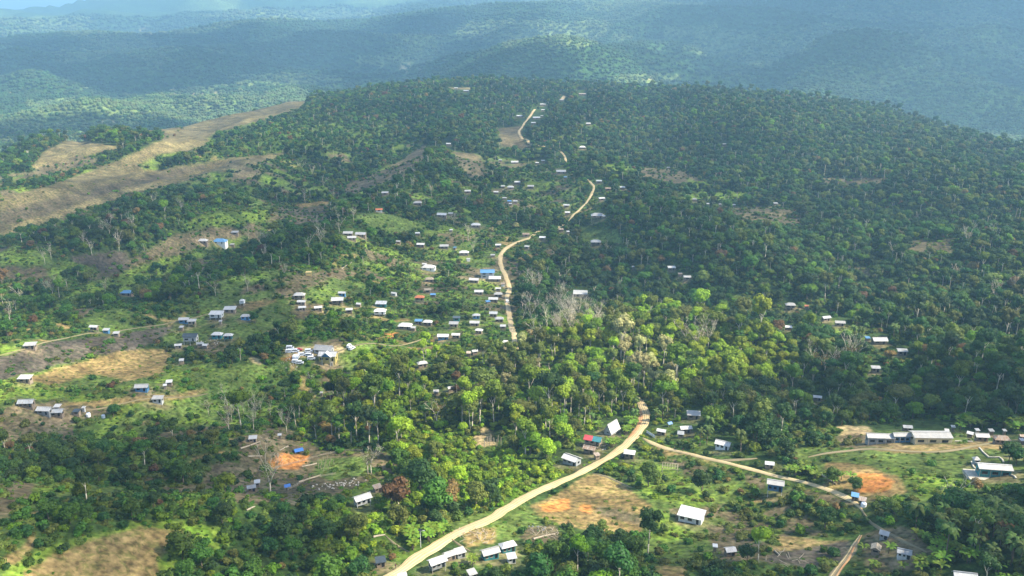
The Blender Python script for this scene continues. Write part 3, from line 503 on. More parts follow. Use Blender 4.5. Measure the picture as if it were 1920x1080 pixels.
# ---------------------------------------------------------------- buildings
# x y w (photograph pixels of the roof's middle and width) | shape | roof | wall | turn | name | label
B_ = '''
820 1047 40 gp white grey 33 house|large grey-walled house with a patched white roof at the bottom edge below the road
843 1036 28 g white timber 33 house|upper right wing of the patched-roof house group at the bottom edge
863 1032 23 s white grey 30 shed|small pale skillion annex beside the large patched-roof house at the bottom edge
919 1030 40 g white teal 25 house|long white-roofed house with dark teal walls below the main road
952 1018 36 h white teal 25 house|tall hip-roofed house with a bright teal upper wall, next to the long teal one
959 1042 20 s white white 15 shed|white-walled lean-to in front of the tall teal-walled house
885 1072 20 s white timber 30 shed|low pale shed half hidden in bushes below the long teal house
754 1076 20 g white timber 20 shed|pale-roofed shed beside the road where it leaves the bottom edge
714 1049 22 s dark timber 15 shed|low dark-roofed shed in the trees left of the road at the bottom
1147 797 34 a white white 48 church|steep A-frame building with white roof beside the road bend
1112 820 38 gp red_teal timber -20 house|raised house with one roof half red and the other half teal
1105 838 27 g rust timber -20 shed|rust-streaked roof directly in front of the red and teal roof
1072 856 40 d white grey -36 house|wide white double-pitched roof above the road, left of the red and teal one
1119 852 12 s rust timber 20 shed|tiny brown lean-to between the rust-streaked roof and the road
1180 848 24 s white timber -15 stall|flat pale roadside stall roof on the outer side of the bend
1240 806 20 g white timber -25 house|small house with grey timber walls just right of the road bend
1285 800 24 g white timber 5 house|pale roof half hidden by trees right of the bend
1276 812 14 s grey timber -10 shed|low grey lean-to in front of the half-hidden pale roof
1300 775 27 s white timber -8 house|plain white skillion roof among trees uphill of the bend
1296 961 56 s white white -27 house|big plain silver-white roof on the slope below the eastern track
680 930 38 gp white white 33 house|white-walled house on short posts left of the main road
708 912 19 s rust timber 35 shed|small brown-roofed hut behind the white-walled house on posts
475 820 17 s white timber 8 shed|lone white roof above the cut brown clearing
472 911 19 g grey timber 25 house|grey and white roof below the brown clearing
483 903 12 s white timber 12 shed|narrow white strip roof just behind the grey and white roof
525 815 8 s white timber 10 shed|tiny pale roof on the grass right of the lone white roof
603 736 6 s white timber 0 shed|tiny white roof speck above the dark wood
1355 829 33 g white white -28 house|long white-walled house on the green bank above the eastern track
1442 867 19 g grey timber -15 shed|weathered grey hut between the two eastern tracks
1452 902 35 2p white blue -15 house|two-storey house with blue upper wall below the eastern track
1532 743 18 g white timber -15 house|pale roof alone in the wood above the school field
1648 815 50 k white grey -3 school_building|leftmost long white-roofed classroom block above the field
1689 813 33 k white blue -3 school_building|middle white-roofed classroom block with blue end wall
1743 813 69 k white cream -3 school_building|longest white-roofed classroom block with cream front above the field
1700 799 18 g grey timber -10 shed|small grey roof behind the gap between classroom blocks
1774 807 9 s white timber -20 shed|small white lean-to roof at the right end of the longest classroom block
1786 800 8 s white timber -10 shed|tiny square white hut behind the right end of the school
1818 811 13 g white timber -35 house|small white gable left of the village row beyond the school
1839 815 25 g white timber -5 house|white-roofed house in the middle of the row right of the school
1831 806 8 s white timber 0 shed|tiny white roof behind the white house in the row
1876 820 30 h rust timber -10 house|brownish hip-roofed house at the right of the village row
1857 807 9 s white timber 0 shed|small white hut behind the brownish hip roof
1882 807 7 s white timber 0 shed|tiny white hut, last one behind the village row
1914 816 10 g rust timber 0 house|brown roof cut by the right edge beyond the school
1915 825 8 s white timber 0 shed|tiny white roof at the right edge below the brown one
1907 845 18 g blue white -25 house|blue-roofed white building at the right edge beside the tree
1861 873 62 k white teal -7 clinic_building|long white-roofed building standing on a pale platform in the field
1829 859 13 h white grey -5 shed|small domed white roof at the corner of the pale platform
1602 928 16 s blue timber -22 stall|blue-roofed market stall by the track beside the round field tree
1616 936 16 s rust timber -25 stall|rusty-roofed stall joined on the right of the blue-roofed one
1657 997 20 g white grey -30 house|small white roof right by the rough track
1641 1024 20 g thatch timber 65 house|grey weathered hut with a tall narrow roof on bare yard
1694 1032 30 g grey white -25 house|grey-white ridged metal roof on the yard below the rough track
1806 1074 44 k grey grey -12 house|long grey roof at the bottom edge, right side
1368 1028 22 g white timber 10 house|pale roof among bushes right of the scrub clearing at the bottom
1340 1023 10 s grey timber -10 shed|small grey roof glimpsed left of the pale bottom roof
1088 548 28 s white timber -5 house|broad flat white roof right of the leafless grove
1120 402 25 hp white timber -2 house|wide white hip roof on brown posts above the middle road
1132 405 6 s white timber 0 shed|tiny white roof below the wide hip roof on posts
1117 452 20 hp white timber -5 house|white-roofed dark house beside a lone leafless tree
1128 371 13 g white timber 15 house|white roof just right of the upper road strip
1062 384 12 g grey timber -5 house|greyish roof left of the upper road strip
1064 398 10 s white timber 0 house|small white roof left of where the upper road enters trees
1052 430 10 s rust timber 10 shed|brown hut on the saddle above the road's hidden stretch
1065 434 6 s white timber 0 shed|tiny white roof on the grassy saddle
1017 445 13 s white timber -5 house|white roof right of the top of the road curve
988 462 11 s white timber -15 house|pale blue-white roof inside the road curve
986 438 14 g rust timber 5 house|brown house where the road curve vanishes
934 459 11 s white timber 0 house|low white roof at the road curve's upper left
924 478 9 s white timber 0 house|small white roof left of the road curve
914 508 27 2 blue grey -1 house|tall house with a dull blue roof left of the road
928 520 23 g white timber 0 house|white roof just below the dull blue one
889 523 20 g white timber -10 house|white broken-shaped roof left of the road houses
898 545 17 g white timber 0 house|white roof with dark trees left, second line from the road
934 540 11 g white timber 0 house|small white roof right beside the road, upper of a pair
934 550 16 h white timber 0 house|small white roof right beside the road, lower of a pair
943 532 8 s rust white 0 shed|tiny brown and white shed touching the road
925 559 18 g white timber 0 house|white roof with a pale blue shed attached
915 565 10 s blue timber 25 shed|pale blue lean-to roof below left of a white roof
925 587 16 s white timber 0 house|flat white roof on bare yard left of the road
893 590 15 h white blue 0 house|white hip roof with pale blue gable left of the road
936 596 17 h white timber 0 house|white roof near the lower bend of the village road
943 611 11 s white timber 0 shed|small white roof against the road's lower reach
856 595 14 s dark teal 0 house|dark teal small house at the village's left side
851 606 18 sp white timber 0 house|square white roof on posts in the middle of the village
890 603 19 g white timber -3 house|clean white roof in the village centre
898 618 16 h white timber -15 house|white roof below the village centre roof
831 628 21 g white blue 0 house|white roof with blue walls at the village's lower left
855 626 16 g white timber 0 house|white roof right of the blue-walled village house
947 640 14 h white timber 0 house|rounded white roof at the foot of the village road
903 651 15 s white timber 3 house|white roof just above the olive tree clump
890 657 13 g white timber 20 house|second pale roof above the olive tree clump
879 661 9 s rust timber 0 shed|small brownish roof beside pale roofs above the olive clump
804 499 28 h white white -10 house|broad white roof cluster in the trees left of the blue roof
796 495 9 s white timber 0 shed|small white roof touching the broad white cluster
805 522 17 h thatch timber 0 house|grey thatched roof below the broad white cluster
870 472 19 h white timber 0 house|white hip roof above and left of the blue roof
878 485 8 g white white 10 house|small upright white house below the white hip roof
853 464 7 s blue timber -30 shed|tiny pale blue roof left of the white hip roof
833 460 17 g white timber 0 house|white roof in a row of three, right one
789 457 15 g white timber 0 house|white roof in a row of three, middle one
747 452 9 g white timber -10 house|small pale roof in a row of three, left one
783 437 9 s grey timber 0 shed|grey weathered hut above the row of three roofs
846 431 6 s white timber 0 shed|tiny white speck of a hut under the olive trees
892 420 18 h white timber 0 house|white hip roof left of the olive tree group
829 401 20 g white timber -12 house|white roof with brown walls near the trees
845 400 9 s white timber 0 shed|small white roof attached right of the brown-walled one
783 379 16 h white timber 0 house|small white hip roof in upper left woods
711 392 14 g orange white 5 house|orange-red roofed small house in the upper left
653 435 18 g white timber 0 house|left roof of the tight three-roof white cluster
677 437 21 g white timber -8 house|right roof of the tight three-roof white cluster
660 444 18 g white timber 8 house|front roof of the tight three-roof white cluster
722 361 13 s white timber 0 house|low white roof above the orange-red one
739 549 12 g white white -20 house|small broken white roof in the bush
787 556 18 hp orange timber 0 house|orange roof on tall wooden posts
802 543 13 s thatch timber 0 house|tan roof just behind the orange one
812 552 11 s blue timber 0 shed|pale blue sheet roof right of the orange one
715 568 21 s grey teal 0 house|grey roof over teal wall left of the orange roof
713 581 23 hp white white 0 house|white hip roof on white posts below the teal-walled house
633 561 24 sp white timber 5 house|sloped white roof on tall thin posts
642 548 15 g white blue -5 house|pale roof with blue wall behind the tall-posted one
655 580 14 s white timber 5 house|plain square white roof below the tall-posted one
673 569 10 g white timber -15 shed|small broken white roof right of the square white one
597 575 17 g white timber 15 house|white roof turned aside, left of the square white one
562 551 22 hp white timber 0 house|white hip-roofed house topmost in its column of three
566 564 16 g white timber 0 house|white roof in the middle of a column of three
567 575 16 g white timber 15 house|white roof lowest in a column of three
760 608 27 h white timber -5 house|large white hip roof left of a blue roof
775 614 10 s white timber -8 shed|small white lean-to right of the large hip roof
785 601 15 s blue timber -3 house|bright blue roof between two white ones
802 602 19 h white timber -5 house|white roof right of the bright blue roof
792 679 22 h white timber 20 house|white roof half behind bright yellow-green trees
818 732 11 g white timber 5 house|pale roof deep in the sunny wood, left of two
845 726 13 g white timber 20 house|pale roof deep in the sunny wood, right of two
608 650 38 g white white -8 hospital_building|long white-roofed hall at the back of the hilltop compound
616 662 36 f white yellow -3 hospital_building|white-roofed hall with blue gable and yellow front in the hilltop compound
455 563 11 hp white white -5 house|small white hut alone on the ridge track
432 578 23 s white timber 3 house|white roof on the ridge, upper right of the row
407 587 25 sp white white 3 house|long white roof on pale posts along the ridge track
461 591 18 h white blue 0 house|white roof with blue wall below the ridge next to a dark round tree
346 597 20 g white blue 3 house|blue-white roof at the left end of the ridge row
361 601 17 sp white timber 5 house|white roof on posts at the left end of the ridge row
341 613 8 s white timber 0 shed|small white slab roof just below the ridge row
414 602 6 s white timber 0 shed|tiny white table-like shelter below the ridge row
359 628 27 2p dark white 3 house|dark blue roofed house on white posts
408 625 21 h white teal 0 house|white roof with teal walls, left of a pair below the ridge
429 627 18 hp white teal 3 house|white roof on posts, right of a pair below the ridge
335 646 15 g white timber 12 house|white roof below the dark blue roofed house
376 643 14 g grey timber 10 house|greyish roof on rubble ground, left of two
386 646 11 g white timber -10 house|white roof on rubble ground, right of two
341 675 10 s white timber 12 shed|thin white slab roof alone on the slope
381 450 18 h white timber 0 house|white hip roof left of the steel-blue one
413 451 27 h blue white -3 house|wide steel-blue roof on the left hillside
441 435 14 s grey timber 3 shed|grey open shed above right of the steel-blue roof
436 458 8 s white timber 0 shed|tiny white shed below right of the steel-blue roof
239 547 22 h blue timber 0 house|lone blue roof low on the left hillside
178 611 17 gp white timber -3 house|white-roofed house on the far left ridge path
200 618 12 s white blue 0 shed|bluish small shed right of the left ridge house
219 624 12 s white timber 0 shed|small white box hut below the left ridge path
58 645 24 s white timber 8 shed|long low white roof on the far left path
49 707 24 s white timber 3 shed|flat white roof at the left edge of the tan field
267 722 26 g white blue 5 house|white roof over blue wall at the right of the left fields
310 722 8 s white timber 15 shed|small pale slab roof uphill from the blue-walled house
318 715 13 s white timber 8 shed|thin pale roof on the grass above right of the blue-walled house
297 745 21 s white white 2 house|white square-fronted house on the dry strip
51 751 30 g grey timber 3 house|grey roof at the left edge above the bare yard
85 765 28 g white grey -3 house|white-grey long roof in the left farmyard
108 769 26 g grey timber 3 house|weathered grey roof in the middle of the left farmyard
145 770 13 s dark timber 0 shed|dark small shed right in the left farmyard
158 764 7 s white white 0 shed|narrow upright white hut in the left farmyard
109 761 12 s white timber 0 shed|small white roof behind the weathered grey one
855 165 7 s white timber 0 house|white speck of a house on the summit, left
874 170 10 s grey timber 0 house|grey strip of a roof on the summit clearing
1053 187 8 g white timber 10 house|white house on the summit at the top of the road
1018 195 11 g white timber 0 house|white roof above the topmost road strip
1018 206 7 s white timber 0 house|small white roof right of the topmost road strip
974 217 11 s white timber 0 house|white roof left of the topmost road strip
1006 220 14 s white timber 0 house|pale wide roof touching the topmost road strip
1016 217 5 s white timber 0 shed|tiny white shed right of the pale wide roof
1000 230 9 s white timber 0 house|small white roof lower right of the topmost road strip
1092 176 14 s rust timber 0 house|tan roof on the summit shoulder
1103 231 9 g white timber 0 house|lone white house in the upper right woods
1092 275 12 h white timber 0 house|white hip roof right of the upper hidden road
841 269 9 g white timber 0 house|lone white roof above the left upper valley
965 303 14 g white timber 0 house|white two-roof house left of the short road strip
938 300 7 s grey timber 0 shed|grey small roof left of the white two-roof house
1007 305 7 s white timber 0 house|small white roof, left of a pair
1018 301 7 s white timber 0 house|small white roof, right of a pair
1052 321 18 s white timber 0 house|long thin white roof below the short road strip
1060 332 6 s blue timber 0 shed|tiny blue roof below the long thin white one
970 341 11 s white timber 0 house|white roof at the upper edge of the upper hamlet
957 350 13 h white timber 0 house|white hip roof in the upper hamlet
943 349 8 s white timber 0 house|small white roof left in the upper hamlet
995 349 13 s white timber -5 house|pale flat roof right in the upper hamlet
877 358 12 s white timber 0 house|low white roof far left of the upper hamlet
955 377 8 s blue timber 0 house|small bright blue roof in the middle of white ones
946 371 8 s white timber 0 house|white roof above left of the bright blue one
966 377 9 s white timber 0 house|white roof right of the bright blue one
957 382 6 s white timber 0 shed|tiny white roof under the bright blue one
930 360 9 s white timber 0 house|small white roof between hamlet and bright blue roof
1123 339 11 s grey timber 0 house|greyish roof right of the road's upper end
1140 353 11 s rust timber 0 house|brown hut right of the upper road strip
1167 351 10 s white timber 0 house|white roof, further right of the brown hut
1253 314 6 s white timber 0 shed|white speck on the brown field's upper edge
1302 373 9 h white timber 0 house|white roof left of the brown clearing on the right hill
1327 382 5 s white timber 0 shed|white speck, first in a line towards the brown clearing
1350 383 5 s white timber 0 shed|white speck, second in a line towards the brown clearing
1376 384 6 s white timber 0 shed|white speck, third in a line touching the brown clearing
1454 381 8 s white timber 0 house|white roof above the brown clearing
1358 270 7 s white timber 0 house|lone white hut high in the right forest
1259 501 15 s white timber 0 house|flat white roof in deep right forest
1288 518 14 g white timber 0 house|pale roof lower right of the flat forest roof
1275 513 8 s rust timber 0 shed|brown hut beside the lower forest roof
1481 570 20 hp white timber -5 house|white hip roof at the top of the right-hand hamlet
1512 573 9 g orange timber -15 shed|orange and white shed right of the hamlet's top roof
1548 594 19 g grey timber 20 house|grey tilted roof in the right-hand hamlet
1574 603 20 g white timber -10 house|white roof below the grey tilted one
1478 613 14 s white timber -8 house|white roof alone left of the right-hand hamlet
1648 635 27 g white timber 0 house|white roof at the crest of the sunlit right slope
1626 633 9 s blue timber 0 shed|small blue roof beside the crest roof
1691 657 20 s grey timber -8 shed|low grey roofs below the crest roof
1641 689 18 s white timber -5 house|thin pale roof in the trees under the right slope
1187 500 5 s white timber 0 shed|white speck left of the flat forest roof
'''
MATS['wall_yellow'] = simple('wall_yellow', (.62, .50, .16), .7)
HOUSES = []
def roofmat(r): return 'roof_' + r
def building(line):
    a, label = line.split('|'); q = a.split()
    px, py, wd = map(float, q[:3]); sh, rf, wl, yaw, nm = q[3], q[4], q[5], float(q[6]), q[7]
    rnd = random.Random(int(px * 7 + py * 13)); yr = R(yaw + rnd.uniform(-3, 3)); st = 'p' in sh; s0 = sh[0]
    g = hit(px, py); _, _, dep = proj(g.x, g.y, g.z)
    fac = {'s': .66, 'k': .42}.get(s0, .62)
    span = wd / F * float(dep)
    L = span / (abs(math.cos(yr)) + fac * abs(math.sin(yr))); W = L * fac
    W = max(min(W, 9.0), min(3.0, L)); 
    hw = {'2': 5.0, 'a': 1.6, 'k': 3.0, 'f': 3.4}.get(s0, 2.3) * (1 if L > 5 else .75); fl = (1.5 if st else .35)
    if '2' in sh and st: hw, fl = 3.0, 2.2
    rise = {'s': .12 * W, 'a': W * .85, 'k': .9, 'd': 1.3}.get(s0, W * .24)
    top = fl + hw + rise * .5
    lift = top * F / float(dep) * CP
    g = hit(px, py + lift)
    rz = yr; ca, sa = math.cos(rz), math.sin(rz)
    cs = [H(g.x + ca * i * L / 2 - sa * j * W / 2, g.y + sa * i * L / 2 + ca * j * W / 2) for i in (-1, 1) for j in (-1, 1)]
    zb = float(np.mean(cs)) + .1; lo = float(min(cs)) - zb - .4
    e = empty(nm, (g.x, g.y, zb), rz); ov = .55 if L > 5 else .35
    tag(e, label, nm.replace('_building', '').replace('_', ' '), 'white and coloured roofs scattered over the hill')
    l2, w2 = L / 2 - ov, W / 2 - ov; z0 = fl; z1 = fl + hw; wm = 'wall_' + wl; rm = roofmat(rf) if rf != 'red_teal' else 'roof_teal'
    m = MB(); zb0 = z0 if st else lo
    if s0 in 's':
        m.add([(-l2,-w2,zb0),(l2,-w2,zb0),(l2,w2,zb0),(-l2,w2,zb0),(-l2,-w2,z1),(l2,-w2,z1),(l2,w2,z1+rise),(-l2,w2,z1+rise)], [(3,2,1,0),(4,5,6,7),(0,1,5,4),(1,2,6,5),(2,3,7,6),(3,0,4,7)])
    elif s0 == 'h': m.box(-l2, l2, -w2, w2, zb0, z1)
    else:
        rr = rise * w2 / (W / 2)
        m.add([(-l2,-w2,zb0),(l2,-w2,zb0),(l2,w2,zb0),(-l2,w2,zb0),(-l2,-w2,z1),(l2,-w2,z1),(l2,w2,z1),(-l2,w2,z1),(-l2,0,z1+rr),(l2,0,z1+rr)],
              [(3,2,1,0),(0,1,5,4),(2,3,7,6),(1,2,6,9,5),(3,0,4,8,7),(4,5,9,8),(6,7,8,9)])
    m.obj('wall', wm, e)
    X, Y = L / 2, W / 2; th = .14; r0 = z1 - rise * ov / max(w2, .5) * .6 + .16; r1 = r0 + rise + .1
    if s0 == 's':
        m = MB(); r0 = z1 + .16 - rise * ov / W; m.slab([(-X,-Y,r0),(X,-Y,r0),(X,Y,r0+rise+.1),(-X,Y,r0+rise+.1)], th); m.obj('roof', rm, e)
    elif s0 == 'h':
        k = max(X - Y * .9, X * .15); m = MB()
        m.add([(-X,-Y,r0),(X,-Y,r0),(X,Y,r0),(-X,Y,r0),(-k,0,r1+.3),(k,0,r1+.3)], [(0,1,5,4),(1,2,5),(2,3,4,5),(3,0,4),(3,2,1,0)]); m.obj('roof', rm, e)
    elif s0 == 'd':                      # two offset pitched sheets with a step between
        m = MB(); m.slab([(-X,-Y,r0),(X*.75,-Y,r0),(X*.75,0,r1-.25),(-X,0,r1-.25)], th); m.obj('roof', rm, e)
        m = MB(); m.slab([(-X*.9,.05,r1+.15),(X,.05,r1+.15),(X,Y,r0+.2),(-X*.9,Y,r0+.2)], th); m.obj('roof', rm, e)
    elif rf == 'red_teal':
        for (a_, b_, mm_) in ((-X, -.02, 'roof_red'), (.02, X, 'roof_teal')):
            m = MB(); m.slab([(a_,-Y,r0),(b_,-Y,r0),(b_,-.03,r1),(a_,-.03,r1)], th); m.slab([(a_,.03,r1),(b_,.03,r1),(b_,Y,r0),(a_,Y,r0)], th); tag(m.obj('roof_sheet', mm_, e), 'red roof half' if a_ < -.5 else 'teal roof half')
    else:
        m = MB(); m.slab([(-X,-Y,r0),(X,-Y,r0),(X,-.03,r1),(-X,-.03,r1)], th); m.slab([(-X,.03,r1),(X,.03,r1),(X,Y,r0),(-X,Y,r0)], th); ro = m.obj('roof', rm, e)
        if wd > 24:
            m = MB(); m.box(-X, X, -.22, .22, r1 + .02, r1 + .12); m.obj('ridge_cap', rm, ro)
    if s0 == 'f':                         # blue gable porch facing the viewer
        m = MB(); gw = l2 * .55; m.add([(-gw,-w2-2.2,z1+.2),(gw,-w2-2.2,z1+.2),(0,-w2-2.2,z1+2.6),(-gw,-w2+.6,z1+.2),(gw,-w2+.6,z1+.2),(0,-w2+.6,z1+2.6)], [(0,1,2),(5,4,3),(0,3,4,1),(1,4,5,2),(2,5,3,0)]); m.obj('gable', 'roof_blue', e)
        m = MB(); m.slab([(-gw-.5,-w2-2.6,z1+.1),(0,-w2-2.6,z1+2.95),(0,-w2+1.6,z1+2.95),(-gw-.5,-w2+1.6,z1+.1)], .12); m.slab([(0,-w2-2.6,z1+2.95),(gw+.5,-w2-2.6,z1+.1),(gw+.5,-w2+1.6,z1+.1),(0,-w2+1.6,z1+2.95)], .12); m.obj('porch_roof', 'roof_white', e)
        for i in (-1, 1):
            m = MB(); m.tube((i*(gw-.3),-w2-2.1,lo),(i*(gw-.3),-w2-2.1,z1+.2),.16,.16,6); m.obj('post', 'post_concrete', e)
    if st:
        pm = 'post_concrete' if wl in ('white', 'blue') else 'post_timber'
        for i in (-1, 0, 1) if L > 7 else (-1, 1):
            for j in (-1, 1):
                m = MB(); m.tube((i*(l2-.2), j*(w2-.2), lo - 1.2), (i*(l2-.2), j*(w2-.2), z0), .13, .13, 5); m.obj('post', pm, e)
    if wd >= 11:
        nw = 1 if wd < 15 else (2 if wd < 30 else 3)
        if s0 == 'k': nw = max(3, int(L / 4.5))
        for lev in ([z0] if '2' != s0 or st else [z0, z0 + 2.5]):
            for i in range(nw):
                cx = -l2 + (i + .5) * 2 * l2 / nw; hwd = min(1.3, l2 / nw * .55)
                if i == nw - 1 and nw > 1 and lev == z0 and s0 != 'k':
                    m = MB(); m.box(cx - .45, cx + .45, -w2 - .06, -w2 + .05, lev + .05, lev + 2.0 if hw >= 2.2 else lev + 1.5); m.obj('door', 'dark_opening', e); continue
                m = MB(); m.box(cx - hwd, cx + hwd, -w2 - .05, -w2 + .05, lev + .85, lev + min(1.9, hw * .8)); wo_ = m.obj('window', 'dark_opening', e)
                if wd > 26:
                    m = MB(); m.box(cx - hwd - .08, cx + hwd + .08, -w2 - .12, -w2 - .055, lev + .74, lev + .84); m.obj('sill', 'post_timber', wo_)
        if wd >= 18:
            for sx in (-1, 1):
                m = MB(); m.box(sx * l2 - .05, sx * l2 + .05, -min(.7, w2*.6), min(.7, w2*.6), z0 + .85, z0 + min(1.9, hw * .8)); m.obj('window', 'dark_opening', e)
    if s0 == 'k':                         # veranda posts under the front eave
        for i in range(max(3, int(L / 5)) + 1):
            x_ = -l2 + i * 2 * l2 / max(3, int(L / 5)); m = MB(); m.tube((x_, -Y + .12, lo), (x_, -Y + .12, r0 - .1), .09, .09, 5); m.obj('post', pm if st else 'post_timber', e)
    if L > 9 and s0 != 'k' and not st and wd > 30:
        m = MB(); 
        for k in range(3): m.box(l2 * .5, l2 * .5 + 1.2, -w2 - .4 * (3 - k), -w2 - .4 * (2 - k) - .01, lo, z0 - .12 * (2 - k))
        m.obj('steps', 'concrete', e)
    rr = max(wd * .52, 2); protect(px, py + lift * .35, rr, max(2.0, wd * .32 + lift * .3), 1.0)
    HOUSES.append((px, py, wd, g.x, g.y, max(L, W) / 2, label)); return e
for ln in B_.strip().splitlines(): building(ln)
# trodden bare yards round the houses
yard = np.zeros((NR, NC))
for h in HOUSES:
    hd = math.hypot(h[3], h[4]); i0, i1 = np.searchsorted(DG, [hd - 25, hd + 25]); q_ = float(grid_ix(np.array([h[3]]), np.array([h[4]]))[1][0]); w_ = int(25 / (hd * (azg[310] - azg[309]))) + 2; j0, j1 = max(0, int(q_) - w_), min(NC, int(q_) + w_)
    sx_, sy_ = XG[i0:i1, j0:j1], YG[i0:i1, j0:j1]; dd = np.hypot(sx_ - h[3], sy_ - h[4] + 1.5) - h[5] + (fbm(sx_ / 6, sy_ / 6, 3, 3) - .5) * 9
    yard[i0:i1, j0:j1] = np.maximum(yard[i0:i1, j0:j1], np.clip(1 - dd / 5.0, 0, 1) * (.35 + .45 * ((int(h[0] * 7) % 10) / 9)))
colr = colr * (1 - yard[..., None]) + np.array([.22, .165, .09]) * yard[..., None]
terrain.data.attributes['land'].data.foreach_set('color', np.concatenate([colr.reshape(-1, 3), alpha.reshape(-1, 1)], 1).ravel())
# ---------------------------------------------------------------- other things people made
def put(px, py): return hit(px, py)
g = put(1862, 892)                       # platform and edge walls of the field building
def wall_line(name, pts, hgt, th, mat, label, cat='wall'):
    P = smooth_pts([hit(*p) for p in pts], 6) if len(pts) > 2 else [Vector(hit(*p)[:2]) for p in pts]
    m = MB()
    for a, b in zip(P[:-1], P[1:]):
        d = (b - a).normalized(); n = Vector((-d.y, d.x)) * th / 2; b2 = b + d * .02
        za, zb = float(H(a.x, a.y)), float(H(b.x, b.y))
        m.add([(a.x+n.x,a.y+n.y,za-.4),(a.x-n.x,a.y-n.y,za-.4),(b2.x-n.x,b2.y-n.y,zb-.4),(b2.x+n.x,b2.y+n.y,zb-.4),(a.x+n.x,a.y+n.y,za+hgt),(a.x-n.x,a.y-n.y,za+hgt),(b2.x-n.x,b2.y-n.y,zb+hgt),(b2.x+n.x,b2.y+n.y,zb+hgt)],
              [(3,2,1,0),(4,5,6,7),(0,1,5,4),(1,2,6,5),(2,3,7,6),(3,0,4,7)])
        qx, qy, _ = proj(a.x, a.y, za); protect(float(qx), float(qy), 2, 2, .7)
    return tag(m.obj(name, mat), label, cat)
for pts, lb in (([(1821,866),(1837,888),(1893,890),(1905,898)], 'pale kerb wall running round the front of the field building'), ([(1836,840),(1854,858),(1874,858),(1882,868)], 'straight pale kerb stepping down from the track to the field building'),
                ([(1790,828),(1824,829)], 'short low pale wall in front of the village row')):
    wall_line('kerb_wall', pts, .45, .5, 'concrete', lb)
g = put(1862, 887); m = MB()
e_c = [h for h in HOUSES if h[6].startswith('long white-roofed building standing')][0]
zp = float(H(e_c[3], e_c[4])); m.box(-9.3, 9.3, -4.2, 3.4, -1.0, .15); o = m.obj('platform', 'concrete'); o.location = (e_c[3], e_c[4], zp); o.rotation_euler = (0, 0, R(-7)); tag(o, 'pale concrete platform under the long building in the field', 'platform')
# fence, logs, posts, tarps, shelter, tank, pole
for pts, lb in (([(505,882),(560,868),(600,856),(640,848),(680,847)], 'thin pale fence of rails along the top of the cleared slope'), ([(540,920),(580,900),(630,890)], 'low broken fence across the lower cleared slope'), ([(1212,812),(1228,822)], 'short white panel fence beside the road bend')):
    P = smooth_pts([hit(*p) for p in pts], 2.4); lb2 = lb; e = empty('fence', (P[0].x, P[0].y, float(H(P[0].x, P[0].y)))); tag(e, lb2, 'fence')
    O = e.location; white = 'white' in lb
    m = MB()
    for a, b in zip(P[:-1], P[1:]):
        A = Vector((a.x, a.y, float(H(a.x, a.y)))) - O; B2 = Vector((b.x, b.y, float(H(b.x, b.y)))) - O
        if white: m.slab([tuple(A + Vector((0,0,1.5))), tuple(B2 + Vector((0,0,1.5))), tuple(B2 + Vector((.02,.1,1.5))), tuple(A + Vector((.02,.1,1.5)))], 1.3)
        else:
            for zz in (.5, 1.0): m.tube(A + Vector((0,0,zz)), B2 + Vector((0,0,zz)), .07, .07, 4)
    m.obj('panel' if white else 'rail', 'tank_white' if white else 'log', e)
    for p in P[::2 if not white else 1][:60]:
        A = Vector((p.x, p.y, float(H(p.x, p.y)))) - O; m = MB(); m.tube(A - Vector((0,0,.4)), A + Vector((0,0,1.5)), .09, .08, 5); m.obj('post', 'post_timber', e)
        protect(*[float(v) for v in proj(p.x, p.y, float(H(p.x, p.y)))[:2]], 2, 2, .5)
LOGS = [((451,842),(487,829)),((540,838),(524,846)),((465,857),(492,856)),((560,905),(600,892)),((462,958),(478,951)),((594,870),(566,876)),((1541,892),(1568,909)),((1452,1034),(1462,1043)),((925,1042),(905,1048)),((700,1008),(722,1004)),((1000,1012),(1040,1002)),((640,505),(660,492))]
LOGT = ['long pale felled log below the lone white roof','short bent log above the orange diggings','felled trunk across the left of the cleared slope','felled trunk lying by the lower fence','stack of pale planks below the brown clearing','pale log against the upper fence','long white branch lying beside the school field hollow','felled trunk on the burnt plot','yellowish beam lying in front of the long teal house','log near the footpath left of the road','log on the debris heap right of the teal house','pale trunk on the brown cutting above the village']
for (p, q), lb in zip(LOGS, LOGT):
    a, b = hit(*p), hit(*q); m = MB(); c0 = (a + b) / 2; mid = c0 + Vector((0, 0, .25)); zz = Vector((0, 0, .3))
    m.tube(a + zz - c0, Vector((random.uniform(-.3,.3), random.uniform(-.3,.3), float(H(c0.x, c0.y)) - c0.z + .35)), .38, .3, 7); m.tube(Vector((0,0,float(H(c0.x, c0.y)) - c0.z + .35)), b + zz - c0, .3, .2, 7)
    o = m.obj('fallen_log', 'log'); o.location = c0; tag(o, lb, 'log', 'felled logs lying on cleared ground'); protect(*p, 3, 3, .6); protect(*q, 3, 3, .6)
pst = None
ONE = ['leftmost', 'second', 'third', 'fourth', 'fifth', 'sixth', 'seventh', 'eighth', 'ninth', 'tenth', 'eleventh', 'twelfth', 'thirteenth', 'last']
